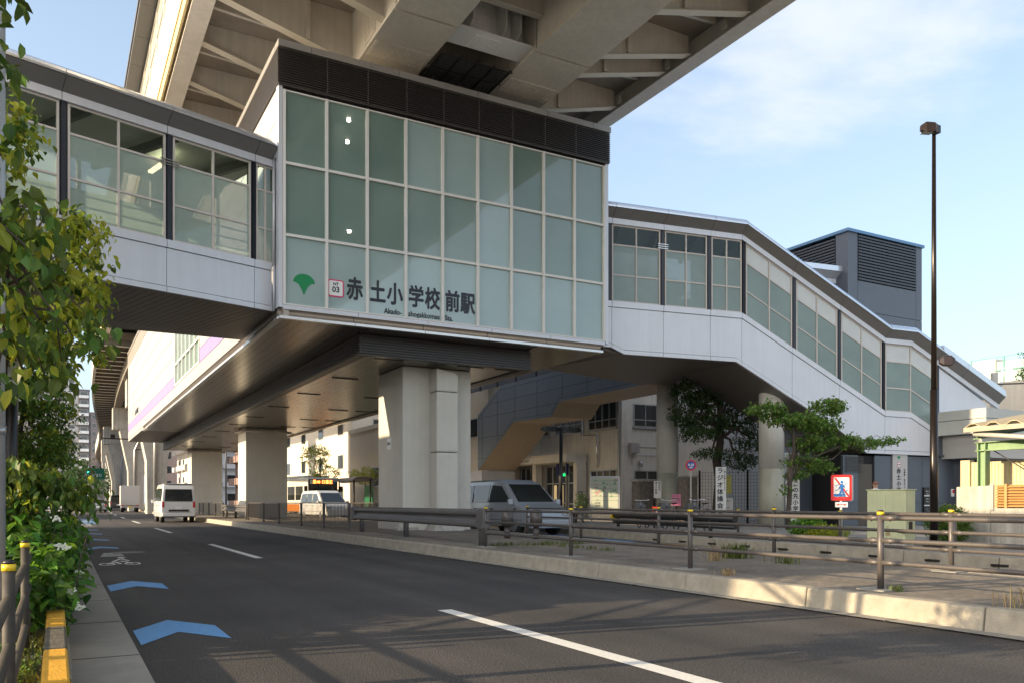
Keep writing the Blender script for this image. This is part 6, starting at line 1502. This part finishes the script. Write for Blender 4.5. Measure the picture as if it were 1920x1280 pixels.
# school
sc = thing('school_building', 'off-white rendered school building with canopy entrance behind the columns', 'school', (25.1, 33.9, .2))
W(MB().box(25.1, 33.9, 0, 37, 62, 10.6), 'wall', SCH, sc)
def swin(face, a0, a1, z0, z1, n=2, dark=True, nm='window'):
    fr = MB(); gl = MB(); th = .05
    if face == 'X':
        B_ = lambda u0, u1, q0, q1, d0, d1: (25.1-d1, u0, q0, 25.1-d0, u1, q1)
    else:
        B_ = lambda u0, u1, q0, q1, d0, d1: (u0, 33.9-d1, q0, u1, 33.9-d0, q1)
    gl.box(*B_(a0+.03, a1-.03, z0+.03, z1-.03, .002, .02))
    for k in range(n+1): u = a0+(a1-a0)*k/n; fr.box(*B_(u-th/2, u+th/2, z0, z1, .0, .06))
    for q in (z0, z0+(z1-z0)*.30, z1): fr.box(*B_(a0, a1, q-th/2, q+th/2, .003, .055))
    fr.box(*B_(a0-.08, a1+.08, z0-.11, z0-.03, .0, .14))
    f = W(fr, nm, ALU, sc); W(gl, 'pane', GDARK, f)
swin('X', 34.3, 36.8, 4.95, 6.35, 4); swin('X', 37.5, 40.2, 4.95, 6.35, 4); swin('X', 40.9, 43.4, 4.95, 6.35, 4); swin('X', 34.3, 36.6, 1.35, 2.75, 4)
swin('X', 34.3, 36.8, 8.2, 9.6, 4); swin('X', 37.5, 40.2, 8.2, 9.6, 4)
swin('Y', 25.85, 27.3, 4.97, 6.1, 2); swin('Y', 25.9, 27.5, 1.42, 2.7, 2)
W(MB().box(23.75, 37.0, 3.25, 25.095, 52, 3.62).box(23.7, 36.95, 3.62, 25.095, 52, 3.7), 'entrance_canopy', SCH, sc)
cs = W(MB().box(23.71, 40.6, 3.30, 23.745, 43.6, 3.58), 'canopy_sign', WHITE, sc)
text('スクールサポートステーション', .19, (23.70-25.1, 42.1-33.9, 3.44-.2), SIDE, INK, cs, bold=.004)
eg = MB(); ef = MB()
for a, b in ((37.4, 38.6), (38.9, 41.0), (41.6, 45.2)):
    eg.box(24.99, a, .3, 25.03, b, 3.1)
    n = max(2, round((b-a)/.62))
    for k in range(n+1): u = a+(b-a)*k/n; ef.box(24.94, u-.03, .2, 25.02, u+.03, 3.2)
    for z in (.25, 1.0, 2.15, 3.15): ef.box(24.945, a, z-.03, 25.015, b, z+.03)
f = W(ef, 'entrance_doors', ALU, sc); W(eg, 'pane', GDARK, f)
W(MB().box(24.98, 39.2, .5, 24.985, 39.55, 2.05).box(24.98, 39.9, .5, 24.985, 40.2, 2.05), 'lit_doorway', mat('warm_interior', (0.55, 0.42, 0.22), .5, emit=.25), sc)
each('entrance_post', SCH, sc, [(24.4, 36.95, .2, 25.0, 37.3, 3.25), (24.3, 41.1, .2, 24.7, 41.5, 3.25)])
W(MB().box(24.45, 38.3, 2.52, 24.55, 38.42, 2.68), 'exit_light', mat('green_exit', (0.02, 0.7, 0.2), emit=.6), sc)
each('hanging_banner', mat('navy_banner', (0.01, 0.015, 0.10), .7), sc, [(24.2, 37.6, 2.55, 24.3, 37.75, 3.2), (24.2, 38.5, 2.55, 24.3, 38.7, 3.2)])
W(MB().box(25.0, 34.0, .2, 25.12, 34.14, 10.4), 'downpipe', ALU, sc)
W(MB().tube([(24.98, 37.3, 8), (24.98, 37.3, 4.7), (24.98, 35.9, 4.62), (24.98, 35.9, 2.9)], .06, 8), 'flue_pipe', CHROME, sc)
W(MB().box(25.5, 33.6, 3.6, 26.0, 33.895, 4.1), 'wall_box', CREAM, sc); W(MB().cyl(26.2, 33.75, 2.9, 3.2, .10), 'wall_lamp', ALU, sc)
W(MB().tube([(25.7, 33.85, 3.0), (25.7, 33.85, 3.5), (33, 33.85, 3.5)], .02, 6), 'wall_cable', ALU, sc)
W(MB().box(25.1, 33.87, 3.9, 37, 33.9, 3.93), 'render_joint', CONC2, sc)
t = thing('school_hall', 'plain white wall of the school hall behind the dark tree', 'building', (27.8, 31, .2)); W(MB().box(27.9, 29.8, 0, 45, 33.85, 9.0), 'wall', mat('white_render', (0.68, 0.68, 0.68), .8, var=.05, bump=.2, bscale=20, streak=.08), t); W(MB().box(27.88, 29.77, 3.6, 45, 29.8, 3.64), 'render_joint', CONC2, t)
# houses seen between the pillars
building('cream_house', 'sunlit cream tiled house with one ground-floor window behind the street tree', 22.5, 56, 34, 70, 7.0, CRW, 1, 2, 1, 'X', (3.2, 1.6))
building('cream_house', 'taller cream house with small windows right behind the slim lamp post', 22.8, 44.2, 34, 55.8, 11.5, CRW, 3, 2, 3, 'XY', (1.2, 1.2))
building('white_house', 'white block partly hidden by the middle pillar, left of the cream houses', 23, 71, 34, 97, 12.5, mat('white_house_wall', (0.66, 0.60, 0.50), .7, var=.04), 4, 2, 4, 'XY', (1.6, 1.3))
building('white_house', 'pale upper block rising behind the sunlit cream houses', 27, 62, 38, 78, 14, mat('pale_block', (0.62, 0.60, 0.56), .7), 4, 3, 4, 'XY', (1.4, 1.3))
BRK = mat('maroon_tile', (0.20, 0.11, 0.09), .7, var=.1, vscale=5)
building('apartment_block', 'maroon apartment block with stacked balconies left of the middle pillar', 22, 99, 34, 120, 24, BRK, 8, 3, 4, 'XY', (1.8, 1.6), balcony=True, bm_=mat('mottled_balcony', (0.26, 0.18, 0.16), .7, var=.3, vscale=8))
building('apartment_block', 'white high-rise seen between the viaduct piers and the farthest pillar', 21, 150, 33, 175, 42, mat('white_tower', (0.56, 0.55, 0.54), .7), 13, 3, 4, 'XY', (1.8, 1.6), balcony=True)
building('apartment_block', 'pinkish high-rise glimpsed beside the farthest station pillar', 20, 205, 34, 225, 50, mat('pink_tower', (0.42, 0.30, 0.26), .7), 15, 3, 3, 'XY', (2.0, 1.7))
# towers far down the left
building('apartment_tower', 'tall white apartment tower with grey strips rising over the left trees', -12, 300, 5.8, 318, 41, mat('white_tower', (0.56, 0.55, 0.54), .7), 14, 6, 1, 'Y', (1.6, 1.6), balcony=True)
building('apartment_tower', 'slim apartment tower with white balconies and dark brown side', 6.0, 290, 9.2, 305, 36, mat('dark_tower', (0.16, 0.15, 0.155), .7), 13, 1, 1, 'Y', (2.0, 1.5), balcony=True, bm_=WHITE)
building('apartment_tower', 'lower brown-grey apartment tower next to the open sky', 9.4, 290, 13.5, 302, 29, mat('brown_tower', (0.20, 0.17, 0.165), .7), 11, 2, 1, 'Y', (1.2, 1.3))
building('distant_block', 'small pale block far down the road under the viaduct curve', 19.5, 420, 32, 440, 33, mat('haze_block', (0.42, 0.37, 0.33), .8), 11, 4, 1, 'Y', (1.8, 1.6))
building('distant_block', 'low distant block beyond the blue road sign', 15, 480, 21, 495, 18, mat('haze_block2', (0.5, 0.48, 0.46), .8), 5, 2, 1, 'Y', (1.8, 1.6))
building('dark_house', 'dark shopfront glimpsed behind the street tree at the left edge', -9, 30, -2.2, 40, 7, mat('dark_wall', (0.03, 0.028, 0.027), .6), 2, 2, 2, 'Y', (1.6, 1.4))
building('house', 'low house behind the trees further down the left pavement', -12, 60, -3, 85, 4.6, CRW, 1, 3, 3, 'Y', (1.6, 1.4))
building('house', 'mid-rise block behind the trees on the left toward the towers', -13, 120, -3.5, 160, 15, mat('grey_render', (.4, .39, .38), .7), 5, 3, 3, 'Y', (1.6, 1.4))
building('house', 'two-storey block outside the frame on the left, put there to shade the road', -20, 10.6, -7.5, 31, 7.9, CRW, 2, 3, 5, 'Y', (1.6, 1.4))  # unseen shadow caster, its height set by where the shade should end
# cream building far right with green rooftop net
t = thing('cream_hall', 'cream hall with white wall panels and green rooftop netting at the right edge', 'building', (60, 32, .2))
W(MB().box(47.0, 10, 0, 60, 29.6, 7.9), 'wall', CRW, t); W(MB().box(49.0, 10, 7.9, 60, 29.0, 9.4), 'upper_wall', mat('teal_render', (0.30, 0.38, 0.36), .7), t)
W(MB().box(48.9, 29.02, 7, 60, 30.5, 9.6), 'end_wall', mat('white_house_wall', (0.66, 0.60, 0.50)), t)
each('wall_sign', WHITE, t, [(48.95, 28.0, 8.1, 48.99, 28.7, 9.05), (48.95, 26.0, 8.1, 48.99, 27.1, 9.05), (48.95, 23.2, 8.1, 48.99, 24.6, 9.05)])
gn = MB()
for k in range(10): gn.box(47.2, 29.4-k*1.9, 7.9, 47.26, 29.46-k*1.9, 9.4)
for z in (8.6, 9.36): gn.box(47.21, 11, z, 47.25, 29.4, z+.04)
W(gn, 'net_frame', mat('net_green', (0.10, 0.38, 0.28), .6), t)
t = thing('concrete_utility_pole', 'short grey concrete pole top with cables above the stair end', 'pole', (38, 22.6, 0)); W(MB().cyl(38, 22.6, 0, 7.05, .17, .15), 'pole', CONC2, t); W(MB().bar((37.6, 22.6, 6.5), (60, 18, 8.0), .06), 'cable', BLACKM, t); W(MB().cyl(38.4, 22.5, 6.1, 6.7, .05), 'insulator', WHITE, t)

# ---------------------------------------------------------------- signals and road signs far off
TEALG = mat('signal_green', (0.0, 1.0, 0.65), emit=3.0)
SGB = mat('signal_housing', (0.25, 0.26, 0.26), .5)
def signal(x, y, z, label, arm):
    t = thing('traffic_signal', label, 'traffic light', (x+arm, y, .1), group='traffic signals showing green down the road')
    W(MB().cyl(x+arm, y, .1, z+.6, .12), 'pole', ALU, t); W(MB().bar((x+arm, y, z+.1), (x, y, z+.1), .09), 'arm', ALU, t)
    h = W(MB().box(x-.62, y-.12, z-.2, x+.62, y+.1, z+.2), 'housing', SGB, t, bevel=.03)
    for k, m_ in enumerate((TEALG, GDARK, GDARK)): W(MB().tube([(x-.4+k*.4, y-.14, z), (x-.4+k*.4, y-.121, z)], .16 if k else .19, 14), 'lens', m_, h)
signal(5.0, 150, 5.9, 'green traffic signal in front of the green direction sign', -5.5)
signal(10.3, 165, 6.2, 'green traffic signal beside the viaduct bend', 5)
signal(12.0, 215, 4.2, 'small distant green traffic signal under the blue road sign', 4)
t = thing('green_direction_sign', 'green overhead direction sign behind the first traffic signal', 'road sign', (-.5, 152, .1))
W(MB().box(3.6, 151.9, 4.9, 7.0, 152, 6.7), 'panel', mat('sign_green', (0.0, 0.13, 0.07), .5), t); W(MB().cyl(-.5, 152, .1, 6.5, .12), 'pole', ALU, t); W(MB().bar((-.5, 152.05, 6.0), (7.0, 152.05, 6.0), .1), 'arm', ALU, t)
join([text('尾久橋通り', .55, (5.8, -.13, 5.4), FRONT, WHITE, t, bold=.01)], 'lettering')
t = thing('blue_direction_sign', 'large blue overhead direction sign with arrows before the viaduct bend', 'road sign', (16.5, 200, .1))
W(MB().box(10.6, 199.9, 3.6, 15.4, 200, 6.9), 'panel', mat('sign_blue2', (0.01, 0.13, 0.38), .5), t); W(MB().cyl(16.5, 200, .1, 7, .14), 'pole', ALU, t); W(MB().bar((16.5, 200.1, 6.2), (10.6, 200.1, 6.2), .12), 'arm', ALU, t)
W(MB().box(12.9, 199.84, 3.9, 13.2, 199.88, 5.6).box(11.4, 199.84, 5.0, 14.6, 199.88, 5.25), 'arrow', WHITE, t)
join([text('日光', .7, (-4.5, -.17, 6.2), FRONT, WHITE, t, bold=.01), text('北千住', .6, (-2.2, -.17, 5.7), FRONT, WHITE, t, bold=.01)], 'lettering')
t = thing('gantry_pole', 'dark bracket pole in front of the second viaduct pier', 'pole', (10.3, 112, .2))
W(MB().cyl(9.6, 108, .1, 9.2, .12), 'pole', POLE, t); W(MB().bar((9.6, 108, 8.6), (4.8, 108, 8.6), .14).bar((9.6, 108, 7.4), (8.3, 108, 7.4), .1), 'arm', POLE, t); W(MB().box(5.6, 107.9, 8.65, 6.1, 108.1, 9.1), 'bracket', POLE, t)
